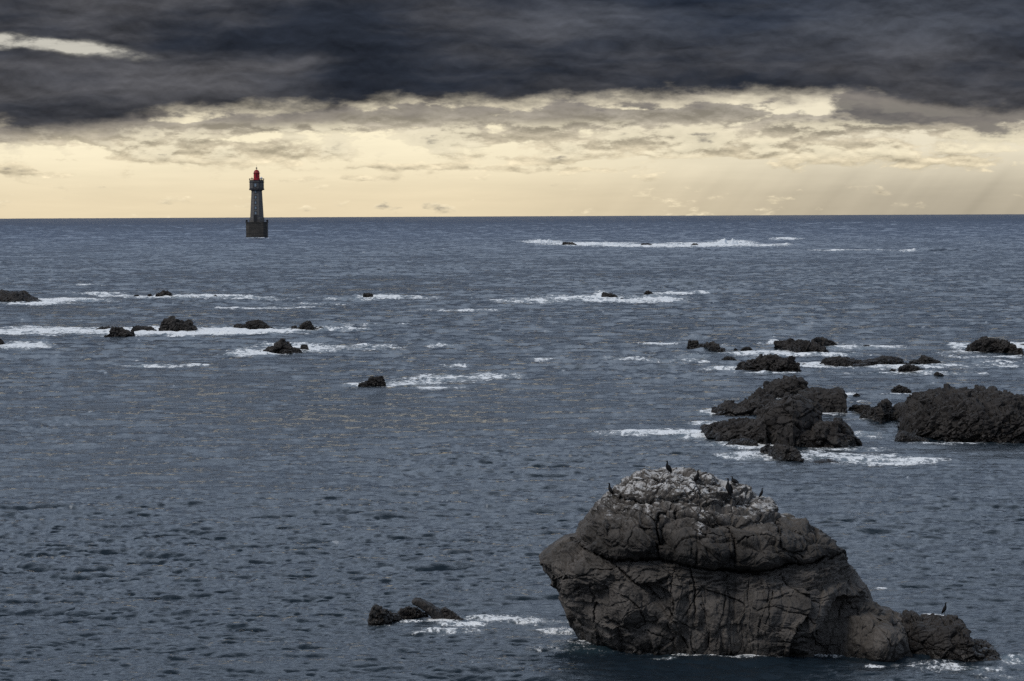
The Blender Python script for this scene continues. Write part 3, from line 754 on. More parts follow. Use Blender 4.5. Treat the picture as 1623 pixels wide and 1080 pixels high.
# ------------------------------------------------------------------ the great foreground rock
LEFT = [(748, 1089), (750, 1060), (751, 1019), (759, 998), (769, 986), (785, 965), (795, 954), (813, 939), (837, 918), (855, 908), (857, 895), (868, 882), (881, 864),
        (891, 853), (922, 869), (961, 891), (990, 902), (1016, 918), (1030, 926), (1075, 945)]
RIGHT = [(748, 1091), (752, 1115), (767, 1141), (769, 1162), (773, 1185), (790, 1201), (795, 1219), (808, 1227), (823, 1241), (824, 1272), (833, 1292), (847, 1311), (863, 1325),
         (877, 1339), (899, 1353), (924, 1372), (947, 1383), (962, 1392), (966, 1412), (968, 1424), (977, 1433), (994, 1444), (1016, 1458), (1038, 1469), (1051, 1471), (1075, 1472)]
CRACKS = [  # polyline, half width px, depth m
 ([(908, 855), (925, 868), (950, 882), (975, 888), (1010, 887), (1040, 884), (1065, 893), (1095, 900), (1130, 903), (1165, 905), (1200, 908), (1222, 902), (1255, 895), (1283, 894), (1308, 888), (1325, 883), (1345, 884)], 3.6, .62),
 ([(1043, 884), (1040, 860), (1037, 829), (1063, 811), (1074, 795), (1102, 782), (1131, 776)], 3.2, .5),
 ([(1162, 905), (1164, 880), (1163, 855), (1150, 838), (1136, 824), (1110, 812)], 2.6, .42),
 ([(1102, 898), (1105, 850), (1090, 836), (1074, 824)], 2.4, .38),
 ([(1063, 890), (1074, 865), (1071, 834), (1071, 812)], 2.6, .42),
 ([(986, 772), (1010, 764), (1027, 762), (1045, 768), (1063, 772), (1102, 766), (1149, 773), (1190, 785)], 2.6, .34),
 ([(960, 795), (978, 790), (996, 795), (1027, 800), (1050, 803), (1071, 797), (1089, 790), (1131, 781)], 2.8, .40),
 ([(1071, 818), (1090, 809), (1115, 803), (1167, 800), (1219, 797)], 2.4, .36),
 ([(1000, 781), (1024, 778), (1048, 784), (1070, 780), (1100, 776)], 2.0, .25),
 ([(935, 830), (955, 812), (980, 806), (1010, 812), (1036, 826)], 2.2, .26),
 ([(1236, 812), (1222, 840), (1240, 868), (1270, 880)], 2.2, .28), ([(1190, 800), (1215, 815), (1236, 822)], 2.0, .22),
 ([(1105, 852), (1130, 848), (1163, 856)], 2.0, .25), ([(1163, 862), (1200, 850), (1240, 868), (1262, 893)], 1.8, .2),
 ([(1272, 826), (1290, 850), (1310, 870), (1340, 884)], 2.0, .22), ([(1244, 830), (1262, 848), (1292, 862), (1312, 848)], 2.0, .22),
 ([(946, 872), (930, 850), (940, 830)], 2.0, .2), ([(965, 882), (962, 858), (972, 838)], 2.0, .24), ([(1000, 886), (996, 860), (1008, 840), (1026, 836)], 2.0, .24),
 ([(940, 872), (970, 890), (996, 912), (1022, 935), (1050, 957), (1066, 979), (1081, 1003), (1088, 1032)], 2.8, .42),
 ([(1162, 905), (1166, 927), (1164, 965), (1158, 1003), (1151, 1045)], 2.8, .45),
 ([(869, 920), (908, 913), (947, 905), (975, 900)], 2.4, .34),
 ([(936, 931), (943, 967), (950, 990), (954, 1012)], 2.0, .25), ([(936, 931), (958, 924), (990, 940), (1018, 962), (1022, 990), (1000, 1003), (975, 985), (960, 975)], 2.0, .24),
 ([(1092, 901), (1097, 927), (1101, 966), (1098, 1010), (1102, 1042)], 2.2, .32), ([(1043, 888), (1045, 925), (1056, 958)], 2.0, .28), ([(1071, 892), (1066, 925), (1068, 968)], 1.8, .22),
 ([(1078, 985), (1092, 965), (1110, 930)], 1.6, .16), ([(1110, 960), (1124, 990), (1122, 1042)], 2.0, .25), ([(1150, 930), (1148, 960), (1138, 1000), (1136, 1040)], 1.6, .18),
 ([(1186, 912), (1184, 960), (1176, 1000), (1178, 1046)], 1.6, .2), ([(1222, 940), (1218, 980), (1204, 1010), (1186, 1020)], 1.6, .16),
 ([(990, 1028), (1004, 1010), (1022, 1000), (1040, 1008), (1062, 1020)], 2.0, .26), ([(1000, 1032), (1010, 1015)], 1.6, .16),
 ([(882, 960), (905, 950), (930, 955)], 1.8, .2), ([(890, 935), (905, 940), (918, 960), (925, 990)], 1.8, .2), ([(880, 885), (900, 890), (940, 884), (965, 893)], 1.8, .2),
 ([(1339, 958), (1322, 1016), (1311, 1040)], 2.2, .34), ([(1345, 955), (1360, 975), (1378, 986), (1400, 994), (1420, 985), (1436, 977)], 2.2, .3), ([(1378, 986), (1352, 1010), (1330, 1030)], 1.8, .22),
 ([(1269, 949), (1294, 949), (1319, 944)], 1.8, .2), ([(1236, 910), (1240, 925), (1255, 938), (1272, 951), (1296, 958)], 2.2, .28),
 ([(1200, 968), (1225, 960), (1247, 972), (1272, 977), (1292, 990)], 1.8, .2), ([(1200, 1010), (1228, 1016), (1269, 1010), (1292, 1016)], 2.0, .24),
 ([(1210, 990), (1240, 996), (1270, 1000), (1294, 1005)], 1.6, .18), ([(1355, 905), (1340, 920), (1345, 950)], 1.8, .2), ([(1339, 900), (1350, 930), (1372, 950)], 1.8, .2),
 ([(1444, 1000), (1420, 1008), (1405, 1030), (1412, 1056)], 1.6, .2), ([(1380, 1000), (1400, 1022), (1440, 1030)], 1.5, .16),
]
BUMPS = [  # cx cy rx ry height(m): rounded lobes pushed out of the face
 (985, 845, 58, 42, .9), (960, 818, 34, 26, .35), (1008, 860, 22, 16, .35), (975, 850, 14, 12, .3), (958, 838, 12, 12, .25), (1022, 815, 38, 22, .3), (1110, 872, 48, 34, .75), (1078, 868, 16, 26, .4), (1135, 868, 26, 26, .4), (1205, 860, 48, 46, .8),
 (1280, 862, 52, 34, .6), (1110, 792, 44, 12, .6), (1150, 815, 70, 16, .5), (1040, 785, 70, 12, .5), (1060, 758, 60, 8, .3), (1180, 790, 40, 8, .3),
 (920, 915, 50, 26, .5), (900, 950, 26, 30, .3), (985, 965, 34, 42, .7), (1120, 950, 26, 60, .45), (1075, 940, 14, 30, .3), (1200, 960, 34, 46, .45),
 (1255, 985, 46, 50, .75), (1290, 925, 40, 26, .5), (1020, 1015, 30, 18, .35), (1420, 1025, 50, 42, 1.6), (1375, 1010, 30, 40, .5), (1405, 976, 24, 12, .5), (1355, 930, 26, 26, .35),
 (1330, 1000, 34, 44, -.9), (1345, 968, 24, 14, -.3), (1085, 1010, 12, 26, -.3), (1105, 1000, 20, 30, -.25),
]


def seg_dist(px, py, poly):
    d = np.full(px.shape, 1e9)
    for (x0, y0), (x1, y1) in zip(poly[:-1], poly[1:]):
        vx, vy = x1 - x0, y1 - y0
        t = np.clip(((px - x0) * vx + (py - y0) * vy) / (vx * vx + vy * vy), 0, 1)
        d = np.minimum(d, np.hypot(px - x0 - t * vx, py - y0 - t * vy))
    return d


def great_rock():
    YC = 126.2
    zof = lambda py: at(CX, py, YC)[1]
    n_th, n_f, n_z = 0, 1000, 640
    # levels: dense near the crown
    tz = np.linspace(0, 1, n_z)
    ztop = float(zof(748.0)); zbot = -1.6
    hz = 1 - (1 - tz) ** 1.55
    zz = zbot + (ztop - zbot) * hz
    pyl = np.interp(zz, [float(zof(p)) for p in (1090, 740)], [1090, 740])
    xl = np.interp(pyl, [p[0] for p in LEFT], [p[1] for p in LEFT]); xr = np.interp(pyl, [p[0] for p in RIGHT], [p[1] for p in RIGHT])
    XL = at(xl, pyl, YC + 1.6)[0]; XR = at(xr, pyl, YC - 1.6)[0]
    xc = (XL + XR) / 2; a = (XR - XL) / 2
    h = (zz - zbot) / (ztop - zbot)
    bf = 5.6 * np.sqrt(np.clip(1 - np.clip((h - 0.30) / 0.70, 0, 1) ** 2.3, 0, 1)) * (0.82 + 0.18 * np.clip(h / 0.35, 0, 1))
    th = np.concatenate([np.linspace(math.pi, 2 * math.pi, n_f, endpoint=False), np.linspace(0, math.pi, 200, endpoint=False)])
    # even spacing across the face rather than in angle
    front = slice(0, n_f)
    s = np.linspace(-1, 1, n_f)
    c = np.cos(th); sn = np.sin(th)
    c[front] = np.sin(s * math.pi / 2 * 0.999) * 0.75 + s * 0.25
    sn[front] = -np.sqrt(np.clip(1 - np.abs(c[front]) ** 2.6, 0, 1))
    sn[n_f:] = np.clip(1 - np.abs(c[n_f:]) ** 2.2, 0, 1) ** .5
    P = np.empty((len(th), n_z, 3))
    P[..., 0] = xc[None] + a[None] * c[:, None]
    P[..., 2] = zz[None]
    shear = -0.20 * (P[..., 0] - 8.5) * (1 - 0.3 * h[None])
    P[..., 1] = YC + bf[None] * sn[:, None] + np.clip(shear, -2.2, 2.6)
    # upper tiers lean back in steps
    px, py = project(P)
    fr = np.zeros(len(th)); fr[front] = np.clip((1 - np.abs(s)) * 9, 0, 1)
    W = fr[:, None] * np.ones((1, n_z))
    wpx = px + 3.5 * perlin(P * 1.0, 3) + 1.6 * perlin(P * 4.5, 8) + 1.0 * perlin(P * 9, 5); wpy = py + 3 * perlin(P * 1.0, 4) + 1.5 * perlin(P * 4.2, 9) + 1.0 * perlin(P * 9, 6)
    fade = np.clip(0.62 + perlin(P * .9, 71) * 1.5, 0.12, 1.1)
    rel = np.zeros_like(px)
    for cx, cy, rx, ry, am in BUMPS:
        q = ((wpx - cx) / rx) ** 2 + ((wpy - cy) / ry) ** 2
        if cy > 890 and am > 0 and am < 1: am = am * 0.55
        if am > 0: rel += am * np.sqrt(np.clip(1.15 - q, 0, None)) * 0.9
        else: rel += am * np.exp(-q * 1.2)
    # the cap overhangs the groove
    gx = [p[0] for p in CRACKS[0][0]]; gy = [p[1] for p in CRACKS[0][0]]
    above = np.interp(wpx, gx, gy) - wpy
    capm = (wpx > 905) & (wpx < 1345)
    rel += np.where(capm & (above > 0), 0.75 * (1 - np.exp(-above / 9.0)) * np.exp(-above / 75.0), 0)
    # concave hollow under the brow on the right
    arc = [(1372, 947), (1328, 944), (1311, 972), (1297, 997), (1290, 1030)]
    side = np.interp(wpy, [p[1] for p in arc[1:]], [p[0] for p in arc[1:]])
    inn = np.clip((wpx - side) / 4.0, 0, 1) * np.clip((wpy - 944) / 5.0, 0, 1) * np.clip((1385 - wpx) / 70., 0, 1)
    rel += 0.45 * np.exp(-((wpx - side + 12) / 16.) ** 2) * np.clip((wpy - 930) / 15.0, 0, 1) * np.clip((1020 - wpy) / 20.0, 0, 1)
    rel -= 1.25 * inn
    for poly, w, dp in CRACKS:
        x0 = min(p[0] for p in poly) - 16; x1 = max(p[0] for p in poly) + 16; y0 = min(p[1] for p in poly) - 16; y1 = max(p[1] for p in poly) + 16
        m = (wpx > x0) & (wpx < x1) & (wpy > y0) & (wpy < y1) & (W > 0)
        if not m.any(): continue
        d = seg_dist(wpx[m], wpy[m], poly)
        rel[m] -= dp * np.exp(-(d / (w * .5)) ** 2) * 0.85 * (fade[m] if w < 3.5 else 1.0)
        rel[m] += dp * 0.10 * np.exp(-((d - w * 3.0) / (w * 2.2)) ** 2)      # rounded lips
    # procedural structure
    capw = np.clip((h - 0.50) / 0.12, 0, 1)[None] * np.ones((len(th), 1))
    Q = P.copy(); Q[..., 2] += 0.25 * Q[..., 0] * capw
    wv = np.stack([perlin(Q * .55, s_) for s_ in (21, 22, 23)], -1)
    A1, A2, AH = worley((Q + wv * 1.0) * np.array([.50, .5, .33]), 31)
    B1, B2, BH = worley((Q + wv * 0.5) * np.array([1.9, 1.5, 1.1]), 32)
    E1, E2, EH = worley((Q + wv * 0.2) * np.array([4.2, 4.0, 3.0]), 36)
    body = AH * 0.50 + BH * 0.17 + EH * 0.045 - 0.07 * np.exp(-((A2 - A1) / .016) ** 2) - 0.0 * np.exp(-((B2 - B1) / .05) ** 2)
    C1, C2, CH = worley((Q + wv * 0.9) * np.array([.75, .7, 1.2]), 33)
    D1, D2, DH = worley((Q + wv * 0.6) * np.array([2.0, 1.8, 3.0]), 34)
    cap = (0.35 - C1 ** 2) * 0.18 + (0.3 - D1 ** 2) * 0.07 - 0.07 * np.exp(-((C2 - C1) / .04) ** 2) + EH * 0.06 + CH * 0.30 + DH * 0.12
    fold = Q[..., 2] * 7.0 + 3.2 * perlin(Q * 0.9, 41) + 1.6 * perlin(Q * 2.2, 42)
    cap += 0.04 * np.sin(fold)
    lay = (Q[..., 2] * 1.45 + 0.9 * perlin(Q * np.array([.35, .5, .5]), 43) + 0.35 * perlin(Q * 1.3, 44)) % 1.0
    cap += (np.sqrt(np.clip(1 - (2 * lay - 1) ** 2, 0, 1)) - .6) * 0.34 * np.clip((h[None] - .70) / .12, 0.15, 1)
    det = fbm(Q * 2.2, 6, 51, .56) * 0.06 + fbm(Q * 0.5, 3, 55) * 0.20 + fbm(Q * 1.6, 4, 53, .5, True) * 0.05 * capw
    G1, G2, GH = worley((Q + wv * 0.25) * np.array([1.5, .9, .28]), 37)
    K1, K2, KH = worley((Q + wv * 0.35) * np.array([.55, .7, 2.2]), 38)
    wcol = np.clip((px - 1030) / 25, 0, 1) * np.clip((1230 - px) / 40, 0, 1); wlay = np.clip((px - 1190) / 30, 0, 1) * np.clip((1330 - px) / 30, 0, 1) + 0.6 * np.clip((1010 - px) / 30, 0, 1)
    extra = GH * 0.30 * wcol + KH * 0.20 * wlay - 0.05 * np.exp(-((G2 - G1) / .03) ** 2) * wcol - 0.05 * np.exp(-((K2 - K1) / .03) ** 2) * wlay
    vert = extra + fbm(Q * np.array([2.6, 2.6, .5]), 3, 57, .55) * 0.05 * wcol
    d2 = body * (1 - capw) + cap * capw + det + vert * (1 - capw)
    Nn = normals(P)
    Nn = np.where((Nn[..., 1:2] * (sn[:, None, None] + 0.0) < 0), -Nn, Nn) if False else Nn
    # outward normal test
    out = np.stack([P[..., 0] - xc[None], P[..., 1] - YC, (zz[None] - 3.0) * np.ones_like(px)], -1)
    Nn *= np.sign(np.einsum('ijk,ijk->ij', Nn, out))[..., None]
    edgew = (0.45 + 0.55 * W)
    P = P + Nn * (d2 * edgew * np.clip((1 - h[None]) / 0.006, 0.25, 1))[..., None]
    P[..., 1] -= rel * W * np.clip((1 - h[None]) / 0.03, 0.15, 1)
    P[..., 2] += rel * W * 0.10 * np.clip((1 - h[None]) / 0.10, 0, 1)
    # close the crown
    cen = P[:, -1].mean(0); P = np.concatenate([P, np.repeat(cen[None, None], len(th), 0)], 1)
    # guano: on the crown and on every ledge that faces up, thinning downwards
    N2 = normals(P); N2 *= np.sign(np.einsum('ijk,ijk->ij', N2, P - np.array([xc.mean(), YC, 2.0])))[..., None]
    px, py = project(P)
    lim = np.interp(px, [900, 940, 1000, 1060, 1120, 1200, 1260, 1330], [800, 812, 815, 822, 832, 826, 818, 800])
    gu = np.clip((lim - py) / 38.0, -1, 1) * 0.40 + np.clip(N2[..., 2], -.5, 1) * 1.05 - 0.62
    gu -= 0.55 * np.clip((py - lim) / 30., 0, 1.6)
    for cx, cy, rx, ry in ((1110, 835, 4, 18), (1118, 822, 14, 6), (1025, 800, 3, 12), (1056, 768, 4, 14), (1219, 818, 3, 3), (1250, 900, 3, 6), (1318, 868, 3, 5), (1150, 775, 4, 16), (1096, 762, 3, 12)):
        gu += 0.9 * np.exp(-((px - cx) / rx) ** 2 - ((py - cy) / ry) ** 2)
    # tone: darker on the cap lobes just over the groove, varied at random
    ab = np.interp(px, gx, gy) - py
    tone = 1 - 0.50 * np.exp(-((ab - 20) / 26.) ** 2) * np.clip((px - 915) / 20, 0, 1)
    tone = tone * (1 + 0.25 * fbm(P * .8, 3, 77))
    org = np.array([float(xc.mean()), YC, 0.0])
    me = grid_mesh('great_rock', P - org, close_u=True, attrs={'guano': gu, 'tone': tone})
    o = link('sea_rock', me, M_BIG, loc=org)
    tag(o, 'great rounded granite rock in the right foreground, crown white with bird droppings', 'rock')
    return P, px, py


GR, GPX, GPY = great_rock()


# ------------------------------------------------------------------ white water thrown up by the reefs
def spray(px, py_base, w, hgt, seed, name='breaking_wave', label=''):
    _, y0 = sea_hit(px, py_base); y0 = float(y0)
    ppm = FPX / y0
    x0 = float(at(px, py_base, y0)[0]); zs = sea_z(0, y0)
    Wm, Hm = w / ppm, hgt / ppm
    n, m = 90, 40
    u = np.linspace(-1, 1, n); t = np.linspace(0, math.pi, m)
    nz = fbm(np.stack([u * 2.6, u * 0 + seed + .37, u * 0 + .21], -1), 3, seed, .5)
    env = np.clip(1 - np.abs(u) ** 1.6, 0, 1) * np.clip(0.6 + 0.9 * nz, .12, 1.05)
    P = np.empty((n, m, 3))
    Dm = max(Wm * .35, Hm * .8)
    P[..., 0] = x0 + u[:, None] * Wm / 2
    P[..., 1] = y0 - np.cos(t)[None] * Dm / 2 * (0.3 + 0.7 * (1 - np.abs(u[:, None])))
    P[..., 2] = zs - 0.3 + (Hm * env[:, None] + 0.3) * np.sin(t)[None] ** .8
    v = fbm(P / max(Hm * .45 + .05, Wm * .07), 3, seed, .5) * Hm * .25
    P[..., 2] += v * np.sin(t)[None]; P[..., 0] += v * .5
    org = np.array([x0, y0, zs])
    o = link(name, grid_mesh(name, P - org), M_FOAM, loc=org)
    tag(o, label, 'breaking wave', kind='stuff')


spray(862, 386, 48, 9, 101, label='white surf breaking at the left end of the horizon reef')
spray(962, 389, 70, 6, 102, label='white surf breaking over the middle of the horizon reef')
spray(1155, 388.5, 60, 10, 103, label='highest white surf at the right end of the horizon reef')
spray(1065, 390, 50, 5, 109, label='low white surf between rocks of the horizon reef')
spray(954, 472, 16, 9, 104, label='burst of white spray on a far rock right of centre')
spray(352, 524, 34, 8, 105, label='white surf against the shelved rock in the foam band')
spray(1226, 546, 8, 7, 106, label='small spray at the left end of the long flat-topped rock')
spray(1045, 1035, 16, 7, 107, label='splash at the foot of the great rock left of its middle')
spray(1100, 1041, 34, 5, 108, label='splash along the foot of the great rock at its middle')


# ------------------------------------------------------------------ shags on the rocks
def simple_mat(name, col, rough=.5, spec=.3, ns=6.0, var=.25, bmp=0.0):
    m, n, b = new_mat(name)
    tcn = n.node('ShaderNodeTexCoord')
    g = n.noise(tcn.outputs['Object'], ns, 4, .6)
    n.put(b.inputs['Base Color'], n.mix(g, tuple(c * (1 - var) for c in col[:3]) + (1,), tuple(min(1, c * (1 + var)) for c in col[:3]) + (1,)))
    b.inputs['Roughness'].default_value = rough; b.inputs['Specular IOR Level'].default_value = spec
    if bmp: bump(n, b, g, bmp, .6)
    return m


M_FEATH = simple_mat('dark_feathers', (.006, .0065, .008), .6, .15, 60)
M_WING = simple_mat('brown_black_wing', (.009, .0085, .009), .6, .15, 70)
M_BEAK = simple_mat('yellow_grey_beak', (.16, .12, .05), .5, .3, 30)
M_FOOT = simple_mat('black_web', (.02, .02, .02), .6, .2, 30)
M_CHEEK = simple_mat('pale_cheek', (.38, .34, .26), .7, .2, 30)


def sweep(name, pts, m=14):
    """pts: x, z, half width (y), half thickness (in plane)"""
    A = np.array(pts, float)
    t = np.linspace(0, len(A) - 1, (len(A) - 1) * 4 + 1); k = np.arange(len(A))
    C = np.stack([np.interp(t, k, A[:, j]) for j in range(4)], -1)
    ker = np.array([.25, .5, .25])
    for _ in range(2):
        C[1:-1] = .25 * C[:-2] + .5 * C[1:-1] + .25 * C[2:]
    T = np.gradient(C[:, :2], axis=0); T /= np.linalg.norm(T, axis=1)[:, None] + 1e-9
    Nn = np.stack([-T[:, 1], T[:, 0]], -1)
    a = np.linspace(0, 2 * math.pi, m, endpoint=False)
    P = np.empty((m, len(C), 3))
    P[..., 0] = C[:, 0][None] + Nn[:, 0][None] * C[:, 3][None] * np.sin(a)[:, None]
    P[..., 1] = C[:, 2][None] * np.cos(a)[:, None]
    P[..., 2] = C[:, 1][None] + Nn[:, 1][None] * C[:, 3][None] * np.sin(a)[:, None]
    cap0 = P[:, :1].mean(0, keepdims=True).repeat(m, 0); cap1 = P[:, -1:].mean(0, keepdims=True).repeat(m, 0)
    P = np.concatenate([cap0, P, cap1], 1)
    return grid_mesh(name, P, close_u=True)


POSES = {
 'upright': [(-.13, .03, .03, .008), (-.105, .09, .036, .018), (-.07, .15, .055, .045), (-.035, .22, .072, .070), (-.005, .30, .074, .072), (.018, .37, .060, .055), (.028, .43, .036, .036), (.020, .48, .024, .026), (.022, .52, .026, .028), (.045, .548, .025, .026), (.070, .548, .015, .014)],
 'tall': [(-.11, .02, .03, .008), (-.09, .09, .036, .018), (-.06, .16, .055, .045), (-.03, .24, .068, .066), (0, .33, .068, .066), (.018, .40, .052, .046), (.020, .46, .030, .030), (.008, .52, .021, .023), (.004, .57, .021, .023), (.018, .605, .026, .027), (.045, .61, .015, .014)],
 'hunched': [(-.24, .05, .028, .008), (-.18, .09, .04, .02), (-.11, .13, .07, .06), (-.04, .18, .085, .085), (.02, .23, .078, .078), (.055, .28, .05, .05), (.06, .33, .026, .028), (.058, .37, .024, .026), (.075, .395, .025, .025), (.10, .395, .014, .013)],
}


def shag(pose, px, py, face, scale, label, surf=None, sink=0.0, pale=False):
    pts = POSES[pose]
    if surf is None:
        P, SX, SY = GR, GPX, GPY
        d = (SX - px) ** 2 + (SY - py) ** 2 + (P[..., 1] - 118) * .15
        i = np.unravel_index(np.argmin(d), d.shape); loc = P[i].copy()
    else: loc = np.array(surf, float)
    root = bpy.data.objects.new('shag', None); COL.objects.link(root)
    root.empty_display_size = .2
    root.location = (loc[0], loc[1], loc[2] - sink); root.rotation_euler = (0, 0, face); root.scale = (scale * 1.25, scale * 1.5, scale * 1.12)
    tag(root, label, 'bird', 'dark seabirds resting on the rocks')
    link('body', sweep('body', pts), M_FEATH, root)
    hx, hz = pts[-1][0], pts[-1][1]
    link('beak', sweep('beak', [(hx - .01, hz, .011, .010), (hx + .03, hz - .002, .007, .007), (hx + .06, hz - .004, .005, .005), (hx + .068, hz - .012, .003, .003)], 8), M_BEAK, root)
    for sg in (-1, 1):
        s = np.array(pts[1:6], float).copy()
        s[:, 2] = np.array([.010, .016, .02, .02, .012]); s[:, 3] *= np.array([1.3, .95, .88, .85, .6]); s[:, 0] -= .012
        w = sweep('wing', s, 10)
        co = np.empty(len(w.vertices) * 3, np.float32); w.vertices.foreach_get('co', co); co = co.reshape(-1, 3)
        co[:, 1] += sg * np.interp(co[:, 2], [pts[1][1], pts[3][1], pts[5][1]], [.028, .062, .048])
        w.vertices.foreach_set('co', co.ravel()); w.update()
        link('wing', w, M_WING, root)
        z0 = pts[2][1] - .01; xx = pts[2][0] + .045
        link('foot', sweep('foot', [(xx, z0, .012, .012), (xx + .005, .035, .008, .008), (xx + .02, .008, .022, .006), (xx + .065, .002, .030, .003)], 8), M_FOOT, root)
        f = COL.objects[-1] if False else root.children[-1]
        f.location.y = sg * .032
    if pale:
        link('cheek', sweep('cheek', [(hx - .05, hz - .012, .024, .012), (hx - .03, hz - .008, .027, .017), (hx - .005, hz - .008, .017, .012)], 10), M_CHEEK, root)
    return root


PI = math.pi
shag('upright', 967, 787, PI, .92, 'dark shag at the left shoulder of the great rock, bill to the left')
shag('upright', 1058.5, 752, PI * 1.12, .92, 'dark shag standing on the highest crest of the great rock')
shag('upright', 1105, 768, PI * .1 - .4, .98, 'pale-cheeked shag on the crown, second from the crest bird', pale=True)
shag('tall', 1154.5, 786, PI * .78, 1.05, 'tallest long-necked shag standing on the pale ledge right of centre')
shag('hunched', 1162.5, 769, PI * .86, .82, 'hunched shag sitting just behind the tallest one')
shag('hunched', 1186.5, 776, -.3, .55, 'shag lying low, only its head above the ridge', sink=.1)
shag('upright', 1207, 790.5, -.15, .70, 'small shag facing right at the right end of the crown')
OP = OUTCROP[1]; ox, oy = project(OP)
oi = np.unravel_index(np.argmin(np.where(np.abs(ox - 1496) < 2.5, oy, 1e9)), ox.shape)
shag('upright', 1496, 981, -.2, .85, 'lone shag on the low outcrop right of the great rock', surf=OP[oi], sink=.02)


# ------------------------------------------------------------------ lighthouse
LD = 2050.0
LX = float(at(407.5, 376, LD)[0])
PPM = FPX / LD
LZ = float(at(407.5, 376.5, LD)[1])


def H(py): return float(at(407.5, py, LD)[1]) - LZ


def stone(name, c1, c2, bw, bh, mort):
    m, n, b = new_mat(name)
    tcn = n.node('ShaderNodeTexCoord')
    sp = n.node('ShaderNodeSeparateXYZ'); n.t.links.new(tcn.outputs['Object'], sp.inputs[0])
    ang = n.mul(n.m('ARCTAN2', sp.outputs[0], n.mul(sp.outputs[1], -1.0)), 4.2)
    bk = n.node('ShaderNodeTexBrick'); n.put(bk.inputs['Vector'], n.xyz(ang, sp.outputs[2]))
    bk.inputs['Scale'].default_value = 1.0; bk.inputs['Brick Width'].default_value = bw; bk.inputs['Row Height'].default_value = bh
    bk.inputs['Mortar Size'].default_value = .05
    bk.inputs['Color1'].default_value = c1; bk.inputs['Color2'].default_value = c2; bk.inputs['Mortar'].default_value = mort
    st = n.noise(n.xyz(n.mul(ang, 1.2), n.mul(sp.outputs[2], .15)), 1.0, 5, .65)
    col = n.scalec(bk.outputs['Color'], n.mad(st, 1.1, .45))
    n.t.links.new(col, b.inputs['Base Color']); b.inputs['Roughness'].default_value = .85
    return m


M_STONE = stone('grey_granite_blocks', (.10, .096, .094, 1), (.145, .137, .130, 1), 1.4, .6, (.08, .08, .08, 1))
M_BASE = stone('dark_stained_masonry', (.028, .026, .024, 1), (.062, .056, .048, 1), 1.8, .8, (.03, .03, .03, 1))
M_TRIM = simple_mat('darker_dressed_granite', (.075, .075, .078), .8, .2, 1.5)
M_RED = simple_mat('red_lantern_paint', (.42, .014, .026), .5, .4, 2.0, .15)
M_DOME = simple_mat('weathered_red_dome_paint', (.26, .022, .024), .5, .4, 2.0, .25)
M_IRON = simple_mat('dark_iron', (.02, .02, .022), .5, .4, 3)
M_PANEW = simple_mat('pale_window_glass', (.20, .26, .32), .3, .5, 3)
M_DARKG = simple_mat('dark_lantern_glass', (.05, .012, .02), .1, .5, 3)
M_WHITE = simple_mat('white_painted_metal', (.8, .8, .8), .4, .4, 2)

import bmesh


def bm_obj(name, bm, mat, parent, smooth=False):
    me = bpy.data.meshes.new(name); bmesh.ops.recalc_face_normals(bm, faces=bm.faces); bm.to_mesh(me); bm.free()
    if smooth:
        for p in me.polygons: p.use_smooth = True
    return link(name, me, mat, parent)


def lathe(bm, prof, n=8, rot=None, cx=0, cy=0, sx=1, sy=1, chamfer=None):
    """prof: (radius to the flat, z) stacked rings of an n-gon"""
    rot = math.pi / n if rot is None else rot
    k = 1 / math.cos(math.pi / n) if n <= 12 else 1
    rings = []
    for r, z in prof:
        rings.append([bm.verts.new((cx + sx * r * k * math.sin(rot + 2 * math.pi * i / n), cy - sy * r * k * math.cos(rot + 2 * math.pi * i / n), z)) for i in range(n)])
    for a, b in zip(rings[:-1], rings[1:]):
        for i in range(n):
            bm.faces.new((a[i], a[(i + 1) % n], b[(i + 1) % n], b[i]))
    bm.faces.new(rings[0][::-1]); bm.faces.new(rings[-1])


def boxb(bm, c, s):
    v = [bm.verts.new((c[0] + s[0] / 2 * a, c[1] + s[1] / 2 * b, c[2] + s[2] / 2 * d)) for a in (-1, 1) for b in (-1, 1) for d in (-1, 1)]
    for f in ((0, 1, 3, 2), (4, 6, 7, 5), (0, 4, 5, 1), (2, 3, 7, 6), (0, 2, 6, 4), (1, 5, 7, 3)):
        bm.faces.new([v[i] for i in f])


lh = bpy.data.objects.new('lighthouse', None); COL.objects.link(lh); lh.location = (LX, LD, LZ)
tag(lh, 'tall grey granite lighthouse with red lantern standing alone in the sea', 'lighthouse')
wB = 33 / PPM / 2; zB = H(352.0)
bm = bmesh.new()          # foundation: chamfered block
c = 2.2
for_rings = []
for (w, z) in ((wB, -3), (wB, zB - .6), (wB + .25, zB - .55), (wB + .25, zB)):
    pts = [(-w + c, -w), (w - c, -w), (w, -w + c), (w, w - c), (w - c, w), (-w + c, w), (-w, w - c), (-w, -w + c)]
    for_rings.append([bm.verts.new((x, y, z)) for x, y in pts])
for a, b in zip(for_rings[:-1], for_rings[1:]):
    for i in range(8): bm.faces.new((a[i], a[(i + 1) % 8], b[(i + 1) % 8], b[i]))
bm.faces.new(for_rings[0][::-1]); bm.faces.new(for_rings[-1])
bm_obj('foundation', bm, M_BASE, lh)
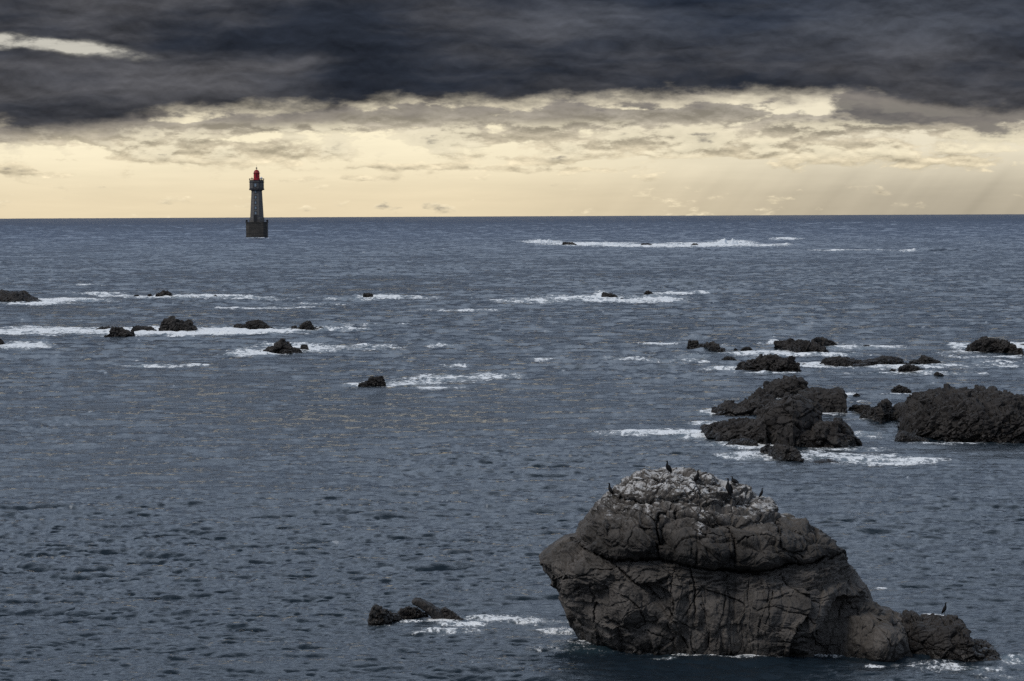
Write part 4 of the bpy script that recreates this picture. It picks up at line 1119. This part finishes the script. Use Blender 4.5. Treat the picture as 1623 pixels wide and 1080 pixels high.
# platform railing
bm = bmesh.new()
w = wB - .1
for i in range(13):
    q = -w + 2 * w * i / 12
    for (x, y) in ((q, -w), (q, w), (-w, q), (w, q)): boxb(bm, (x, y, zB + .75), (.14, .14, 1.5))
for z in (zB + .8, zB + 1.45):
    for sg in (-1, 1):
        boxb(bm, (0, sg * w, z), (2 * w, .09, .09)); boxb(bm, (sg * w, 0, z), (.09, 2 * w, .09))
bm_obj('platform_railing', bm, M_IRON, lh)
t0, t1 = H(350.6), H(302)
r_at = lambda z: np.interp(z, [t0, H(344), t1], [21.5 / PPM / 2, 20.4 / PPM / 2, 16.2 / PPM / 2])
bm = bmesh.new(); lathe(bm, [(22.4 / PPM / 2, zB + .004), (22.4 / PPM / 2, H(345)), (20.6 / PPM / 2, H(344.4)), (float(r_at(t1)), t1)])
bm_obj('tower', bm, M_STONE, lh)
g0, g1 = H(302), H(286.2)
rg, rt = 21.8 / PPM / 2, float(r_at(t1))
bm = bmesh.new(); lathe(bm, [(rt + .03, g0 - .5), (rt + .5, g0), (rg, H(299.0)), (rg, H(289.6)), (rg + .35, H(289.3)), (rg + .35, H(288.2)), (rg, H(288.0)), (rg, g1)])
bm_obj('gallery_block', bm, M_TRIM, lh)
bm = bmesh.new()          # pale wall panels between the corner piers
for i in range(8):
    a = 2 * math.pi * i / 8
    M = Matrix.Rotation(a, 4, 'Z')
    g = bmesh.new(); boxb(g, (0, -rg - .02, (H(298.6) + H(290)) / 2), (2.6, .16, H(290) - H(298.6))); bmesh.ops.transform(g, matrix=M, verts=g.verts)
    tmp = bpy.data.meshes.new('tmp'); g.to_mesh(tmp); g.free(); bm.from_mesh(tmp); bpy.data.meshes.remove(tmp)
bm_obj('wall_panels', bm, M_STONE, lh)
bm = bmesh.new()          # corbels under the gallery
for i in range(8):
    a = 2 * math.pi * i / 8
    for j in (-1.2, -.4, .4, 1.2):
        g = bmesh.new(); boxb(g, (j, -rt - .95, H(300.4)), (.35, 1.3, 1.1)); bmesh.ops.transform(g, matrix=Matrix.Rotation(a, 4, 'Z'), verts=g.verts)
        tmp = bpy.data.meshes.new('tmp'); g.to_mesh(tmp); g.free(); bm.from_mesh(tmp); bpy.data.meshes.remove(tmp)
bm_obj('corbels', bm, M_TRIM, lh)
# windows up the front face
XW = -1.25 / PPM * 1.0
for py, r, s in ((293.5, rg + .10, 1.25), (304.3, None, .9), (312.8, None, 1.0), (321.2, None, 1.0), (329.4, None, 1.0), (337.8, None, 1.05)):
    z = H(py); rr = r if r else float(r_at(z))
    f = bmesh.new()
    ww, hh = 1.0 * s, 1.75 * s
    for (cx_, cz_, sx_, sz_) in ((-ww * .72, 0, .3, hh + .5), (ww * .72, 0, .3, hh + .5), (0, hh / 2 + .18, ww * 1.7, .34), (0, -hh / 2 - .18, ww * 2.0, .34)):
        boxb(f, (XW + cx_, -rr - .03, z + cz_), (sx_, .4, sz_))
    fo = bm_obj('window', f, M_TRIM, lh)
    g = bmesh.new(); boxb(g, (XW, -rr - .02, z), (ww * 1.12, .12, hh)); bm_obj('pane', g, M_PANEW, fo)
f = bmesh.new(); zd = H(350.9)
boxb(f, (XW - 1.25, -22.4 / PPM / 2 - .05, zB + 2.3), (.5, .5, 4.6)); boxb(f, (XW + 1.25, -22.4 / PPM / 2 - .05, zB + 2.3), (.5, .5, 4.6)); boxb(f, (XW, -22.4 / PPM / 2 - .05, zB + 4.85), (3.1, .5, .5))
do = bm_obj('door', f, M_TRIM, lh)
g = bmesh.new(); boxb(g, (XW, -22.4 / PPM / 2 - .02, zB + 2.3), (2.0, .14, 4.55)); bm_obj('door_leaf', g, M_IRON, do)
# gallery railing
bm = bmesh.new(); zr = g1; rr = rg + .2
lathe(bm, [(rr, zr + .004), (rr, zr + .22)])
for i in range(8):
    a0 = 2 * math.pi * i / 8
    for j in np.linspace(-rr * .4142, rr * .4142, 6):
        g = bmesh.new(); boxb(g, (j, -rr, zr + .75), (.09, .09, 1.2))
        if j < -rr * .41: boxb(g, (0, -rr, zr + 1.3), (rr * .83, .08, .08)); boxb(g, (0, -rr, zr + .75), (rr * .83, .05, .05))
        bmesh.ops.transform(g, matrix=Matrix.Rotation(a0, 4, 'Z'), verts=g.verts)
        tmp = bpy.data.meshes.new('tmp'); g.to_mesh(tmp); g.free(); bm.from_mesh(tmp); bpy.data.meshes.remove(tmp)
bm_obj('gallery_railing', bm, M_IRON, lh)
# lantern
rl = 8.8 / PPM / 2; l0, l1 = g1 + .23, H(275.2)
bm = bmesh.new(); lathe(bm, [(rl + .25, l0), (rl + .25, l0 + .9), (rl, l0 + .95), (rl, l1)], 12)
lo = bm_obj('lantern_room', bm, M_RED, lh)
bm = bmesh.new()
for i in range(12):
    a = 2 * math.pi * i / 12
    g = bmesh.new(); boxb(g, (0, -rl - .01, (l0 + l1) / 2 + .5), (rl * .36, .1, (l1 - l0) * .5)); bmesh.ops.transform(g, matrix=Matrix.Rotation(a, 4, 'Z'), verts=g.verts)
    if i in (0, 3, 9): bm_obj('lantern_glass', g, M_DARKG, lo)
    else: g.free()
bm.free()
bm = bmesh.new()
for i in (0, 1, -1, 2, -2, 6, 5, 7, 3, 9):      # lattice bars of the lantern
    g = bmesh.new(); boxb(g, (rl * .268, -rl - .03, (l0 + l1) / 2 + .4), (.10, .12, l1 - l0 - 1.0)); bmesh.ops.transform(g, matrix=Matrix.Rotation(2 * math.pi * i / 12, 4, 'Z'), verts=g.verts)
    bm_obj('glazing_bar', g, M_DOME, lo)
bm.free()
rd = rl + .1; d1 = H(269.2)
bm = bmesh.new(); pr = [(rd + .45, l1), (rd + .45, l1 + .35), (rd, l1 + .4)] + [(rd * math.cos(a), l1 + .4 + (d1 - l1 - .4) * math.sin(a)) for a in np.linspace(.1, 1.45, 9)]
lathe(bm, pr, 24); dm = bm_obj('dome', bm, M_DOME, lh, True)
bm = bmesh.new(); z = d1 - .1
lathe(bm, [(.22, z), (.18, z + .7), (.5, z + .8), (.62, z + 1.2), (.35, z + 1.65), (.06, z + 1.7), (.04, z + 3.6)], 12); bm_obj('finial', bm, M_IRON, lh)
# kit on the gallery: pale box to the right, small mast to the left
bm = bmesh.new(); lathe(bm, [(.35, g1 + .23), (.35, g1 + .9), (.85, g1 + 1.0), (.95, g1 + 1.6), (.6, g1 + 2.2), (.2, g1 + 2.35)], 16, cx=rl + 1.35, cy=-rl * .5); bm_obj('radio_dome', bm, M_WHITE, lh, True)
bm = bmesh.new(); boxb(bm, (-rl - 1.2, -1.2, g1 + 1.4), (.16, .16, 2.4)); boxb(bm, (-rl - 1.2, -1.2, g1 + 1.2), (.8, .5, 1.1)); bm_obj('radio_mast', bm, M_IRON, lh)
